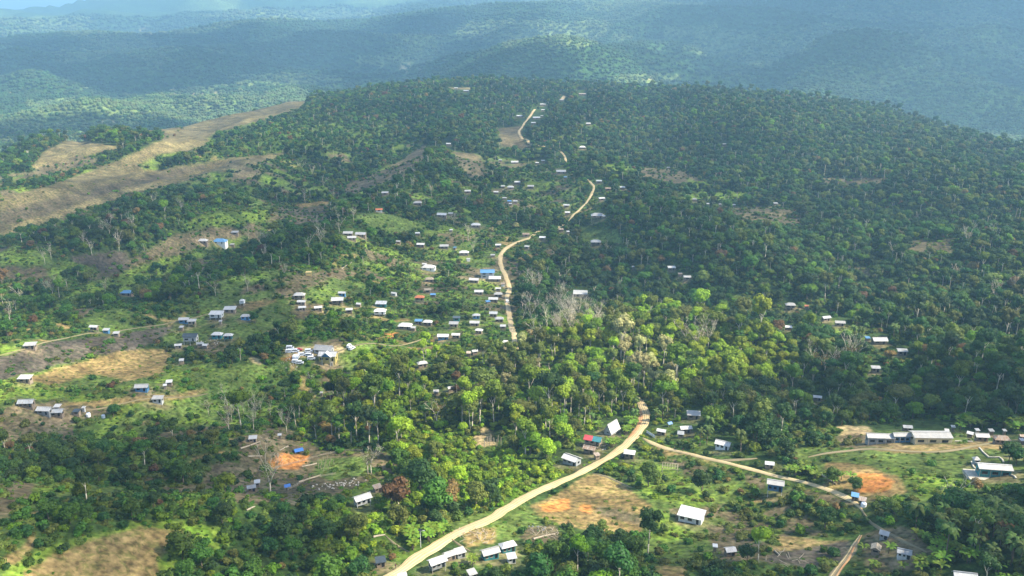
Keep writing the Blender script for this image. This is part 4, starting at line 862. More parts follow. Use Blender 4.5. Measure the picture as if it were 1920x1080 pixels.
for i, (x_, y_) in enumerate(sorted([(597,878),(598,870),(602,880),(603,872),(606,864),(609,876),(611,868),(613,878),(618,874),(614,862),(620,866),(626,870),(607,884),(616,882)])):
    g = put(x_, y_)
    if pst is None:
        m = MB(); m.tube((0,0,-.3),(.1,0,2.9),.2,.16,6); m.tube((.1,0,2.9),(.1,.02,3.1),.16,.03,6); pst = m.obj('stump_post', 'log'); o = pst
    else: o = pst.copy(); COL.objects.link(o)
    o.location = g; o.scale = (.7, .7, .6 + .25 * random.random()); o.rotation_euler = (random.uniform(-.08,.08), random.uniform(-.08,.08), random.random() * 6)
    tag(o, f'{ONE[i]} bare pale post from the left in the group on the cleared slope', 'post', 'bare upright posts on the cleared slope')
    protect(x_, y_ - 3, 2, 5, .8)
stakes = [(908 + 4.3 * i + (i % 3), 838 - (i * 7 % 11)) for i in range(8)]
for i, (x_, y_) in enumerate(stakes):
    o = pst.copy(); COL.objects.link(o); o.location = put(x_, y_); o.name = 'stump_post'; o.scale = (1, 1, 1.1 + .05 * (i % 4)); o.rotation_euler = (0, 0, i)
    tag(o, f'{ONE[i]} bare pale post from the left on the tan clearing in the sunny bushes', 'post', 'bare posts on the tan clearing'); protect(x_, y_ - 3, 2, 5, .8)
for (x_, y_, sz, lb) in ((560, 849, 4.2, 'bright blue tarpaulin pitched beside the orange diggings'), (539, 917, 2.6, 'small blue tarpaulin at the foot of the cleared slope'), (1255, 799, 2.6, 'small blue tarpaulin behind the grey timber house at the bend')):
    g = put(x_, y_); e = empty('tarpaulin_shelter', g, .5); tag(e, lb, 'tarpaulin', 'blue tarpaulin shelters'); m = MB(); m.slab([(-sz/2,-sz*.4,1.5),(sz/2,-sz*.4,1.4),(sz/2,0,2.3),(-sz/2,0,2.4)], .06); m.slab([(-sz/2,0,2.4),(sz/2,0,2.3),(sz/2,sz*.4,1.4),(-sz/2,sz*.4,1.5)], .06); m.obj('sheet', 'tarp_blue', e)
    for i in (-1, 1):
        for j in (-1, 1): m = MB(); m.tube((i*sz*.47,j*sz*.37,-.5),(i*sz*.47,j*sz*.37,1.45),.06,.06,5); m.obj('pole', 'post_timber', e)
    protect(x_, y_ - 3, 7, 6, 1)
g = put(1256, 884); e = empty('timber_frame', g, R(-12)); tag(e, 'unroofed bamboo frame of a hut among bushes below the eastern track', 'frame')
m = MB()
for i in range(7): m.tube((-3.2 + i * 1.05, -2, 2.4), (-3.2 + i * 1.05, 2, 3.0), .08, .08, 4)
m.obj('rafters', 'log', e); m = MB()
for j in (-2, 0, 2): m.tube((-3.6, j, 2.55 + .15 * j), (3.6, j, 2.55 + .15 * j), .09, .09, 4)
m.obj('beams', 'log', e)
for i in (-1, 1):
    for j in (-1, 1): m = MB(); m.tube((i*3.2,j*1.9,-1.5),(i*3.2,j*1.9,2.6+.2*j),.1,.1,5); m.obj('post', 'post_timber', e)
protect(1256, 880, 17, 9, 1)
g = put(579, 517); e = empty('timber_frame', g, R(5)); tag(e, 'small square yellow timber frame on the brown cutting above the village', 'frame')
for i in (-1, 1):
    for j in (-1, 1): m = MB(); m.box(i*1.9-.15,i*1.9+.15,j*1.6-.15,j*1.6+.15,-.6,3); m.obj('post', 'timber_yellow', e)
m = MB(); m.box(-2.1,2.1,-1.8,1.8,3.01,3.2); m.obj('top', 'timber_yellow', e); m = MB(); m.box(-1.74,1.74,-1.7,-1.55,.3,2.2); m.obj('panel', 'timber_yellow', e); protect(579, 511, 8, 7)
for (x_, y_, s_, lb) in ((1619, 950, 1, 'white water tank on the bank right of the track end'), (166, 781, 1.1, 'white water tank in the left farmyard'), (194, 783, .9, 'white water tank at the right end of the left farmyard')):
    e = empty('water_tank', put(x_, y_)); tag(e, lb, 'water tank', 'white water tanks'); m = MB(); 
    n = 12; prof = [(.95, 0), (1.0, .1), (1.0, .7), (.96, .74), (1.0, .78), (1.0, 1.5), (.7, 1.8), (.28, 1.9)]
    for k in range(len(prof) - 1): m.tube((0,0,prof[k][1]*s_-.1), (0,0,prof[k+1][1]*s_-.1), prof[k][0]*s_, prof[k+1][0]*s_, n)
    m.obj('body', 'tank_white', e); m = MB(); m.tube((0,0,1.8*s_), (0,0,1.95*s_), .3*s_, .27*s_, 10); m.obj('lid', 'wall_blue', e); protect(x_, y_ - 3, 5, 4)
g = put(789, 1027); e = empty('street_lamp', g); tag(e, 'slim solar street lamp on a pole left of the main road', 'street lamp')
m = MB(); m.tube((0,0,-.5),(0,0,6.6),.09,.06,8); m.obj('pole', 'tank_white', e); m = MB(); m.tube((0,0,6.2),(1.0,0,6.5),.05,.04,6); m.box(.8,1.5,-.15,.15,6.46,6.56); m.obj('lamp_head', 'wall_grey', e); m = MB(); m.slab([(-.6,-.4,6.7),(.6,-.4,6.7),(.6,.4,7.0),(-.6,.4,7.0)], .05); m.obj('solar_panel', 'dark_opening', e); protect(789, 1008, 3, 20, 1)
g = put(1699, 746); 
# vehicles in the hilltop compound and on the road
def vehicle(loc, rz, label, name='parked_van', body='car_white', L=4.6, W=1.8, Ht=2.0):
    e = empty(name, loc, rz); tag(e, label, name.replace('parked_', ''), 'vehicles parked in the hilltop compound' if 'road' not in label else None)
    m = MB(); x = L / 2; y = W / 2
    pr = [(-x, .35), (x, .35), (x, 1.0), (x * .72, 1.15), (x * .5, Ht), (-x * .92, Ht), (-x, Ht * .9)] if 'van' in name else [(-x, .3), (x, .3), (x, .75), (x * .5, .9), (x * .22, Ht), (-x * .5, Ht), (-x * .8, .95), (-x, .9)]
    n = len(pr); m.add([(a, -y, b) for a, b in pr] + [(a, y, b) for a, b in pr], [tuple(range(n)), tuple(range(2*n-1, n-1, -1))] + [(i, n+i, n+(i+1)%n, (i+1)%n) for i in range(n)]); m.obj('body', body, e)
    for s_ in (-1, 1):
        m = MB(); m.box(-x*.8, x*.45, s_*y-.03, s_*y+.03, Ht*.6, Ht*.88); m.obj('side_window', 'dark_opening', e)
        for q in (-.62, .62): m = MB(); m.tube((x*q, s_*(y-.2), .35), (x*q, s_*(y+.02), .35), .36, .36, 12); m.obj('wheel', 'tyre', e)
    m = MB(); m.add([(x*.74,-y*.85,1.2),(x*.74,y*.85,1.2),(x*.55,y*.8,Ht*.93),(x*.55,-y*.8,Ht*.93),(x*.70,-y*.85,1.1),(x*.70,y*.85,1.1),(x*.5,y*.8,Ht*.9),(x*.5,-y*.8,Ht*.9)], [(0,1,2,3),(7,6,5,4),(0,4,5,1),(1,5,6,2),(2,6,7,3),(3,7,4,0)]) if 'van' in name else m.box(x*.3,x*.42,-y*.8,y*.8,.95,1.25)
    m.obj('windscreen', 'dark_opening', e); return e
V = [(544,654,5,'white van at the back left of the parked row'),(543,661,5,'white van in front of the back left one'),(554,660,5,'white van right of the two at the left'),(553,671,88,'white van parked end on, left of two'),(559,671,88,'white van parked end on, right of two'),
     (579,660,10,'white van nearest the left side of the halls'),(580,668,-5,'white van below the one beside the halls'),(584,674,5,'white van lowest beside the halls'),(566,667,15,'small white van alone between the rows'),(555,680,4,'white van at the lower end, left one'),(562,682,4,'white van at the lower end, right one'),
     (655,651,80,'white van right of the halls, upper one'),(660,655,60,'white van right of the halls, lower one')]
for x_, y_, a_, lb in V: vehicle(put(x_, y_), R(a_), lb); protect(x_, y_ - 2, 7, 5)
vehicle(put(560, 657), R(10), 'red car parked behind the white vans', 'parked_car', 'car_red', 4.4, 1.8, 1.45)
vehicle(put(951, 567), R(95), 'white van driving on the village road', 'van')
vehicle(put(1172, 856), R(30), 'dark car parked at the roadside stall on the outer side of the bend', 'car', 'dark_opening', 4.2, 1.75, 1.45)
# heaps of rubble and cut wood
for (x_, y_, r_, n_, mt, lb) in ((1003,990,4,16,'wall_grey','heap of pale and dark debris right of the teal house'),(1020,1000,5,26,'log','pile of split cut wood right of the teal house'),(617,912,7,40,'rock','pale rocks strewn on the cleared slope'),(660,905,7,26,'rock','pale rocks nearer the white-walled house'),(394,642,7,30,'rock','rubble below the teal-walled pair under the ridge'),(540,682,6,24,'rock','pale rubble below the hilltop compound'),(1470,1048,7,14,'log','cut pale wood scattered on the burnt plot'),(1115,835,5,16,'log','pile of timber beside the red and teal roof'),(1128,838,4,14,'rock','rubble between the red and teal roof and the road'),(890,1005,7,40,'log','dry maize stalks on the patch above the teal house')):
    m = MB(); g = put(x_, y_)
    for _ in range(n_):
        a_ = random.random() * 6.3; q = r_ * math.sqrt(random.random()); dx, dy = q * math.cos(a_), q * math.sin(a_); dz = float(H(g.x + dx, g.y + dy)) - g.z
        if mt == 'log': an = random.random() * 3.1; l_ = random.uniform(.6, 1.6); m.tube((dx - l_*math.cos(an), dy - l_*math.sin(an), dz + .1), (dx + l_*math.cos(an), dy + l_*math.sin(an), dz + random.uniform(.1, 1.1)), .11, .08, 5)
        else:
            s_ = random.uniform(.18, .5); m.tube((dx, dy, dz - .2), (dx + .1, dy, dz + s_ * .5), s_, s_ * .8, 6); m.tube((dx + .1, dy, dz + s_ * .5), (dx, dy, dz + s_ * .9), s_ * .8, s_ * .3, 6)
    o = m.obj('rubble', mt); o.location = g; tag(o, lb, 'rubble', kind='stuff'); protect(x_, y_ - 1, r_ * 2.2, r_ * 1.3, .7)
# people on the roads
def person(loc, rz, label, step):
    me = bpy.data.meshes.new('person'); J = [(0,0,.95),(0,0,1.2),(0,0,1.42),(0,0,1.52),(0,0,1.64),(0,0,1.74),(.19,0,1.40),(.27,.05,1.14),(.29,.14*step,.9),(-.19,0,1.40),(-.27,-.05,1.14),(-.29,-.14*step,.9),(.1,0,.88),(.11,-.12*step,.48),(.11,-.22*step,.07),(-.1,0,.88),(-.11,.14*step,.48),(-.11,.2*step,.07),(.11,-.22*step+.14,.04),(-.11,.2*step+.14,.04)]
    E = [(0,1),(1,2),(2,3),(3,4),(4,5),(2,6),(6,7),(7,8),(2,9),(9,10),(10,11),(0,12),(12,13),(13,14),(0,15),(15,16),(16,17),(14,18),(17,19)]
    me.from_pydata(J, E, []); o = bpy.data.objects.new('person', me); COL.objects.link(o)
    rad = [.15,.14,.15,.055,.10,.08,.06,.045,.035,.06,.045,.035,.085,.06,.045,.085,.06,.045,.04,.04]
    sm = o.modifiers.new('skin', 'SKIN'); 
    for i, r_ in enumerate(rad): me.skin_vertices[0].data[i].radius = (r_, r_); me.skin_vertices[0].data[i].use_root = i == 0
    o.modifiers.new('s', 'SUBSURF').levels = 1; me.materials.append(MATS['skin_trousers']); o.location = loc; o.rotation_euler = (0, 0, rz)
    m = MB(); m.tube((0,0,.98),(0,0,1.2),.2,.19,10); m.tube((0,0,1.2),(0,0,1.44),.19,.2,10); s = m.obj('shirt', 'shirt', o); s.scale = (1, .8, 1)
    tag(o, label, 'person', 'people walking on the tracks'); return o
person(put(1264, 845) + Vector((0,0,.4)), R(80), 'person in dark clothes walking on the eastern track, nearer the bend', 1)
person(put(1280, 848.5) + Vector((0,0,.4)), R(75), 'person in dark clothes walking on the eastern track, further from the bend', -1)
person(put(742, 1068) + Vector((0,0,.4)), R(130), 'person walking on the main road near the bottom edge', 1)
# ---------------------------------------------------------------- plants
def crown_mesh(m, rnd, r, h, z0, lobes, q, size, mi=0, flat=.75, core=True):
    """crown of many small leaf faces on overlapping uneven lobes, z0 = crown bottom"""
    L = []
    for k in range(lobes):
        a = rnd.random() * 6.283; rr = r * math.sqrt(rnd.random()) * .68; zz = z0 + h * (.28 + .55 * rnd.random() * (1 - .45 * rr / r))
        L.append((rr * math.cos(a), rr * math.sin(a), zz, r * rnd.uniform(.30, .52)))
    L.append((0, 0, z0 + h * .6, r * .55))
    for (cx, cy_, cz, lr) in L:
        if core:
            bm = bmesh.new(); bmesh.ops.create_icosphere(bm, subdivisions=1, radius=lr * .80)
            m.add([(v.co.x * rnd.uniform(.8, 1.15) + cx, v.co.y * rnd.uniform(.8, 1.15) + cy_, v.co.z * flat * rnd.uniform(.8, 1.1) + cz) for v in bm.verts], [[v.index for v in f.verts] for f in bm.faces], mi); bm.free()
        for _ in range(q):
            u = rnd.uniform(-.45, 1); a = rnd.random() * 6.283; s = math.sqrt(max(0, 1 - u * u)); n = Vector((s * math.cos(a), s * math.sin(a), u))
            p = Vector((cx, cy_, cz)) + Vector((n.x * lr, n.y * lr, n.z * lr * flat)) * rnd.uniform(.86, 1.14)
            n = (n + Vector((rnd.uniform(-.6,.6), rnd.uniform(-.6,.6), rnd.uniform(-.3,.7)))).normalized(); t = n.orthogonal().normalized(); t.rotate(Matrix.Rotation(rnd.random() * 6.3, 3, n)); b = n.cross(t)
            s1 = size * rnd.uniform(.6, 1.25); s2 = s1 * rnd.uniform(.6, 1)
            m.add([p - t*s1*.5 - b*s2*.2, p + b*s2*-.55, p + t*s1*.55 - b*s2*.1, p + t*s1*.2 + b*s2*.5, p - t*s1*.35 + b*s2*.45], [(0,1,2,3,4)], mi)
def trunk(m, rnd, h, r, mi=0, limbs=4, spread=2., lean=.3):
    a = rnd.random() * 6.3; p = Vector((0, 0, -1.0)); mid = Vector((math.cos(a) * lean * .5, math.sin(a) * lean * .5, h * .45)); top = Vector((math.cos(a) * lean, math.sin(a) * lean, h))
    m.tube(p, mid, r * 1.15, r * .85, 6, mi); m.tube(mid, top, r * .85, r * .55, 6, mi)
    for k in range(limbs):
        b = k * 6.283 / limbs + rnd.random(); st = mid.lerp(top, rnd.uniform(.35, 1)); en = top + Vector((math.cos(b) * spread, math.sin(b) * spread, spread * rnd.uniform(.5, 1.1)))
        m.tube(st, en, r * .5, r * .2, 4, mi)
def branchy(m, rnd, p, d, l, r, dep, mi=0):
    e = p + d * l; m.tube(p, e, r, r * .65, 5 if dep > 2 else 3, mi)
    if dep == 0: return
    for k in range(rnd.choice((2, 3)) if dep > 1 else 3):
        nd = (d + Vector((rnd.uniform(-.75,.75), rnd.uniform(-.75,.75), rnd.uniform(-.05,.45)))).normalized(); branchy(m, rnd, e, nd, l * rnd.uniform(.6, .85), r * .6, dep - 1, mi)
# kinds: function(seed) -> (trunk MB, crown MB, crown material default)
def k_broad(s, hgt=11., r=4.6, tk=.26, lob=10, q=105, size=.72, low=.22, flat=.8):
    rnd = random.Random(s); t, c_ = MB(), MB(); trunk(t, rnd, hgt * .55, tk, 0, 4, r * .45, .6)
    crown_mesh(c_, rnd, r, hgt * (1 - low), hgt * low, lob, q, size, 0, flat); return t, c_
def k_tall(s): return k_broad(s, 17., 3.9, .24, 9, 84, .72, .50, .95)
def k_umbrella(s): return k_broad(s, 14., 5.4, .24, 9, 84, .7, .62, .45)
def k_sparse(s):
    rnd = random.Random(s); t, c_ = MB(), MB(); branchy(t, rnd, Vector((0,0,-.5)), Vector((rnd.uniform(-.06,.06), rnd.uniform(-.06,.06), 1)), 7.0, .30, 5 - 1)
    branchy(t, rnd, Vector((.0,0,5.5)), Vector((rnd.uniform(-.4,.4), rnd.uniform(-.4,.4), 1)).normalized(), 2.6, .14, 3)
    crown_mesh(c_, rnd, 3.6, 8, 7.0, 8, 16, .5, 0, 1.0, core=False); return t, c_
def k_palm(s):
    rnd = random.Random(s); t, c_ = MB(), MB(); h = 9.5 + rnd.random() * 2; lx, ly = rnd.uniform(-1,1), rnd.uniform(-1,1); p = Vector((0,0,-1))
    for k in range(4): e = Vector((lx * ((k+1)/4)**2, ly * ((k+1)/4)**2, h * (k+1)/4)); t.tube(p, e, .24 - k*.02, .22 - k*.02, 6); p = e
    for i in range(17):
        a = i * 2.4 + rnd.random() * .3; el = rnd.uniform(-.25, 1.15); d = Vector((math.cos(a) * math.cos(el), math.sin(a) * math.cos(el), math.sin(el))); side = Vector((-math.sin(a), math.cos(a), 0)); q = p.copy(); w0 = .12; seg = 6
        for k in range(seg):
            d2 = (d + Vector((0,0,-.11 * (k+1)))).normalized(); q2 = q + d2 * .62; w1 = .55 * math.sin(math.pi * (k + 1.3) / (seg + 1.4)) + .05; dn = Vector((0,0,-.35))
            c_.add([q, q2, q2 + side * w1 + dn * w1, q + side * w0 + dn * w0], [(0,1,2,3)]); c_.add([q, q2, q2 - side * w1 + dn * w1, q - side * w0 + dn * w0], [(3,2,1,0)]); q, w0, d = q2, w1, d2
    return t, c_
def k_banana(s):
    rnd = random.Random(s); t, c_ = MB(), MB(); t.tube((0,0,-.4),(.1,0,2.2),.2,.13,6)
    for i in range(9):
        a = i * 2.4 + rnd.random(); d = Vector((math.cos(a) * .55, math.sin(a) * .55, .85)).normalized(); side = Vector((-math.sin(a), math.cos(a), 0)); q = Vector((.1,0,2.1)); w0 = .08
        for k in range(5):
            d = (d + Vector((math.cos(a)*.14, math.sin(a)*.14, -.22 * k * .5))).normalized(); q2 = q + d * .55; w1 = .34 * math.sin(math.pi * (k + 1) / 5.6) + .03
            c_.add([q - side*w0, q + side*w0, q2 + side*w1, q2 - side*w1], [(0,1,2,3)]); q, w0 = q2, w1
    return t, c_
def k_bush(s):
    rnd = random.Random(s); t, c_ = MB(), MB(); crown_mesh(c_, rnd, 1.9, 2.6, -.4, 5, 34, .62, 0, .85); return t, c_
def k_scrub(s):
    rnd = random.Random(s); t, c_ = MB(), MB(); crown_mesh(c_, rnd, 2.6, 1.8, -.5, 7, 26, .55, 0, .6); return t, c_
KIND = {'broadleaf_tree': (k_broad, 5), 'tall_tree': (k_tall, 3), 'flat_topped_tree': (k_umbrella, 2), 'sparse_tree': (k_sparse, 4), 'coconut_palm': (k_palm, 3), 'banana_plant': (k_banana, 2), 'bush': (k_bush, 4), 'low_scrub': (k_scrub, 3)}
BARK = {'sparse_tree': 'bark_pale', 'tall_tree': 'bark_pale', 'flat_topped_tree': 'bark_pale'}
SHAPES = {k: [f(100 + 7 * i) for i in range(n)] for k, (f, n) in KIND.items()}
PM = {}
def part_mesh(kind, i, tone):
    key = (kind, i, tone)
    if key not in PM:
        t, c_ = SHAPES[kind][i]; bk = BARK.get(kind, 'bark_brown')
        PM[key] = (t.mesh('trunk', [bk], True) if t.v else None, c_.mesh('crown', [tone]))
    return PM[key]
# prototypes for the two masses (forest, undergrowth): trunk and crown in one mesh
protos = bpy.data.collections.new('plant_shapes'); PIDX = {}; pl = []
def joint(kind, i, tone):
    t, c_ = SHAPES[kind][i]; m = MB(); m.add(c_.v, c_.f, 0)
    if t.v: m.add(t.v, t.f, 1)
    return m.mesh(kind, [tone, BARK.get(kind, 'bark_brown')])
for kind, tones in (('broadleaf_tree', ('leaf_dark', 'leaf_mid', 'leaf_olive', 'leaf_fresh', 'leaf_lime', 'leaf_pale', 'leaf_rust')), ('tall_tree', ('leaf_dark', 'leaf_mid', 'leaf_olive', 'leaf_fresh', 'leaf_lime', 'leaf_pale')), ('flat_topped_tree', ('leaf_dark', 'leaf_mid', 'leaf_olive', 'leaf_fresh')),
                    ('sparse_tree', ('leaf_dry', 'leaf_olive')), ('coconut_palm', ('leaf_palm',)), ('banana_plant', ('leaf_banana',)), ('bush', ('leaf_dark', 'leaf_mid', 'leaf_fresh', 'leaf_lime', 'leaf_olive', 'leaf_rust')), ('low_scrub', ('leaf_mid', 'leaf_fresh', 'leaf_olive', 'leaf_dry', 'leaf_lime'))):
    for tone in tones:
        for i in range(KIND[kind][1]): pl.append((kind, i, tone))
def lump(s, tone):                              # distant canopy lump, three to five crowns wide
    rnd = random.Random(s); m = MB()
    for k in range(6):
        a = rnd.random() * 6.3; q = 9 * math.sqrt(rnd.random()); r_ = rnd.uniform(4, 6.5); bm = bmesh.new(); bmesh.ops.create_icosphere(bm, subdivisions=2, radius=r_); hz = rnd.uniform(4, 9)
        m.add([(v.co.x * rnd.uniform(.82, 1.12) + q * math.cos(a), v.co.y * rnd.uniform(.82, 1.12) + q * math.sin(a), v.co.z * .9 * rnd.uniform(.8, 1.15) + hz) for v in bm.verts], [[v.index for v in f.verts] for f in bm.faces]); bm.free()
    return m.mesh('canopy', [tone])
for i in range(5): pl.append(('canopy', i, 'leaf_canopy')); pl.append(('canopy', i, 'leaf_canopy_light'))
for n_, key in enumerate(pl):
    me = lump(50 + key[1], key[2]) if key[0] == 'canopy' else joint(*key)
    o = bpy.data.objects.new(f'shape_{n_:03d}', me); protos.objects.link(o); PIDX[key] = n_
# ---- where plants may stand
ii_ = np.cumsum(np.cumsum(PROT, 0), 1); II = np.zeros((GH + 1, GW + 1)); II[1:, 1:] = ii_
def prot_sum(x0, x1, y0, y1):
    a = np.clip((x0 / 2).astype(int), 0, GW); b = np.clip((x1 / 2).astype(int) + 1, 0, GW); c_ = np.clip((y0 / 2).astype(int), 0, GH); d = np.clip((y1 / 2).astype(int) + 1, 0, GH)
    return II[d, b] - II[c_, b] - II[d, a] + II[c_, a]
FLD = np.isin(LC, [DRY, ORANGE, SOIL, BURNT, GRASS, BROWN, HILL, TAN, UMBER]).astype(np.float32); fi = np.zeros((GH + 1, GW + 1)); fi[1:, 1:] = np.cumsum(np.cumsum(FLD, 0), 1)
def field_frac(x0, x1, y0, y1):
    a = np.clip((x0 / 2).astype(int), 0, GW); b = np.clip((x1 / 2).astype(int) + 1, 0, GW); c_ = np.clip((y0 / 2).astype(int), 0, GH); d = np.clip((y1 / 2).astype(int) + 1, 0, GH)
    return (fi[d, b] - fi[c_, b] - fi[d, a] + fi[c_, a]) / np.maximum((b - a) * (d - c_), 1)
hx = np.array([h[3] for h in HOUSES]); hy = np.array([h[4] for h in HOUSES]); hr = np.array([h[5] for h in HOUSES])
SIZE = {'broadleaf_tree': (11, 4.6), 'tall_tree': (17, 3.9), 'flat_topped_tree': (14, 5.4), 'sparse_tree': (14, 3.6), 'coconut_palm': (12, 3.4), 'banana_plant': (4, 1.6), 'bush': (2.2, 1.9), 'low_scrub': (1.3, 2.6)}
def allowed(x, y, hgt, rad, soft=False):
    z = H(x, y); px, py, dep = proj(x, y, z); k = F / dep
    bx0, bx1 = px - rad * k * .8, px + rad * k * .8; by1 = py + rad * k * .25; by0 = py - hgt * k * .96
    ok = prot_sum(bx0, bx1, by0, by1) < (.9 if not soft else 4.0)
    if np.max(hgt, initial=0) > 5: ok &= field_frac(bx0, bx1, by0, by1) < .34
    for i in range(len(hx)):
        near_ = (np.abs(x - hx[i]) < hr[i] + rad + 1) & (np.abs(y - hy[i]) < hr[i] + rad + 1)
        if near_.any(): ok &= ~(near_ & (np.hypot(x - hx[i], y - hy[i]) < hr[i] + rad * .75))
    for P, wd in ROADS_W:
        P_ = P[::2] if len(P) > 8 else P; xs = [p[0] for p in P_]; ys = [p[1] for p in P_]
        m = (x > min(xs) - 12) & (x < max(xs) + 12) & (y > min(ys) - 12) & (y < max(ys) + 12)
        if m.any(): k_ = np.nonzero(m)[0]; dd = seg_dist(x[k_], y[k_], P_ + [P[-1]]); ok[k_] &= dd > wd / 2 + np.broadcast_to(rad, x.shape)[k_] * .62
    return ok
def hexgrid(dmin, dmax, sp, ang=36.5):
    n = int(2 * dmax / sp); a = (np.arange(-n // 2, n // 2)) * sp; b = np.arange(int(dmin * .6 / sp), int(dmax / sp) + 1) * sp
    X, Y = np.meshgrid(a, b); X = X + (np.arange(len(b)) % 2)[:, None] * sp / 2; X = X + rng.uniform(-.38, .38, X.shape) * sp; Y = Y + rng.uniform(-.38, .38, Y.shape) * sp
    X = X.ravel(); Y = Y.ravel(); d = np.hypot(X, Y); k = (d > dmin) & (d < dmax) & (np.abs(np.degrees(np.arctan2(X, Y))) < ang); return X[k], Y[k]
def poly_in(px, py, poly): return pin(poly, px, py)
SUNNY = [(560,700),(700,640),(860,650),(960,640),(1160,590),(1300,600),(1480,650),(1500,720),(1280,780),(1200,880),(1000,900),(860,960),(760,900),(700,800),(560,850)]  # sunlit zone: brighter leaf tones paint its sunlight into the crowns
LIMEY = [(1290,640),(1480,650),(1490,700),(1400,740),(1280,720)]
PALEY = [(1150,650),(1250,650),(1262,740),(1190,740)]
OLIVE = [(900,648),(1010,650),(1030,700),(960,770),(900,740)]; OLIVE2 = [(860,400),(980,405),(970,450),(870,470)]
RUSTY = [(560,740),(700,745),(760,800),(640,840),(550,820)]; RUST2 = [(1480,655),(1620,650),(1620,700),(1500,710)]
BUSHY = [(770,800),(920,820),(1010,865),(1090,880),(1040,910),(930,960),(830,950),(740,1020),(640,1080),(560,960),(700,900)]
def tones(kind, px, py, x, y, n1, n2):
    T = np.full(px.shape, 'leaf_mid', dtype='<U14'); n = fbm(x / 60, y / 60, 61, 3)
    T[n1 < .34 + (n < .47) * .25 - (px < 900) * .12] = 'leaf_dark'; T[n1 > .86] = 'leaf_olive'; T[(n1 > .76) & (n1 <= .86)] = 'leaf_fresh'
    T[n1 > .975] = 'leaf_rust' if kind in ('broadleaf_tree', 'bush') else 'leaf_olive'
    if kind != 'flat_topped_tree':
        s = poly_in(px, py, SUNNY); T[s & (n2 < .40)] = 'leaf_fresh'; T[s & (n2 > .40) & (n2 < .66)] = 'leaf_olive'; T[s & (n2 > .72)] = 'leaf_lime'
        s = poly_in(px, py, LIMEY); T[s & (n2 < .8)] = 'leaf_lime'  # lime-leaved grove, lime share raised to paint in more sun
        if kind in ('broadleaf_tree', 'tall_tree'):
            s = poly_in(px, py, PALEY); T[s & (n2 < .6)] = 'leaf_pale'; s = poly_in(px, py, OLIVE) | poly_in(px, py, OLIVE2); T[s] = 'leaf_olive'; T[s & (n2 < .22)] = 'leaf_pale'
        if kind == 'broadleaf_tree':
            s = poly_in(px, py, RUSTY) | poly_in(px, py, RUST2); T[s & (n2 < .3)] = 'leaf_rust'
        if kind in ('bush',):
            s = poly_in(px, py, BUSHY); T[s & (n2 < .7)] = 'leaf_fresh'; T[s & (n2 > .84)] = 'leaf_lime'
    far_ = y > 900
    if kind in ('broadleaf_tree', 'tall_tree'): T[far_ & (n1 > .5) & (n1 < .7)] = 'leaf_dark'
    return T
ALL = []                                   # (kind, shape, tone, x, y, z, rot, scale, px, py, dep)
def scatter(kind, X, Y, rate, smin, smax, soft=False):
    c_ = cover(X, Y); u = rng.random(len(X)); k = u < np.array(rate)[c_]; X, Y = X[k], Y[k]
    s = rng.uniform(smin, smax, len(X)) * (1 + .4 * (rng.random(len(X)) < .10)); hgt, rad = SIZE[kind]
    if kind == 'broadleaf_tree':
        q1, q2, _ = proj(X, Y, H(X, Y)); s = s * np.where((q1 < 640) & (q2 > 740), .72, 1.0)
    ok = allowed(X, Y, hgt * s, rad * s, soft); X, Y, s = X[ok], Y[ok], s[ok]; z = H(X, Y); px, py, dep = proj(X, Y, z)
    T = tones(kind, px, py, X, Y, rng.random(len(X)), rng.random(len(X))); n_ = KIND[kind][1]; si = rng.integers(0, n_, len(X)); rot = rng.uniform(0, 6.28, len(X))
    for i in range(len(X)): ALL.append((kind, int(si[i]), str(T[i]), X[i], Y[i], z[i], rot[i], s[i], px[i], py[i], dep[i]))
X, Y = hexgrid(200, 2500, 7.4)
u = rng.random(len(X)); px, py, dep = proj(X, Y, H(X, Y))
tallz = poly_in(px, py, [(560,720),(740,690),(960,660),(1180,620),(1240,720),(1210,780),(1130,800),(1010,830),(900,820),(760,850),(560,850)])
pt = np.where(tallz, .72, np.where(px < 900, .09, .2))
isT = u < pt; isU = (u > .97); isB = ~isT & ~isU
scatter('broadleaf_tree', X[isB], Y[isB], TREE, .5, 1.1)
TT = list(TREE); TT[MIXED] = .15
TT[FOREST] = .8; scatter('tall_tree', X[isT], Y[isT], TT, .65, 1.25); scatter('flat_topped_tree', X[isU], Y[isU], TREE, .7, 1.0)
X, Y = hexgrid(200, 1300, 4.3)
scatter('bush', X, Y, BSH, .6, 1.35, True)
X, Y = hexgrid(200, 1100, 5.5)
SC = [.4, .9, .12, .5, .0, .3, .2, 0, .02, 1, .04, 0, .04]
scatter('low_scrub', X, Y, SC, .5, 1.1, True)
X, Y = hexgrid(200, 520, 2.7)
scatter('low_scrub', X, Y, [.3, .9, .30, .8, .05, .35, .3, 0, .02, .9, .2, .05, .2], .16, .42, True)
X, Y = hexgrid(520, 900, 4.2)
scatter('low_scrub', X, Y, [.3, .9, .30, .8, .05, .35, .3, 0, .02, .9, .2, .05, .2], .25, .55, True)
X, Y = hexgrid(1100, 2400, 8.5)
scatter('bush', X, Y, [.2, .9, .12, .3, .02, .2, .1, 0, 0, .8, .03, .01, .03], 1.1, 2.0, True)
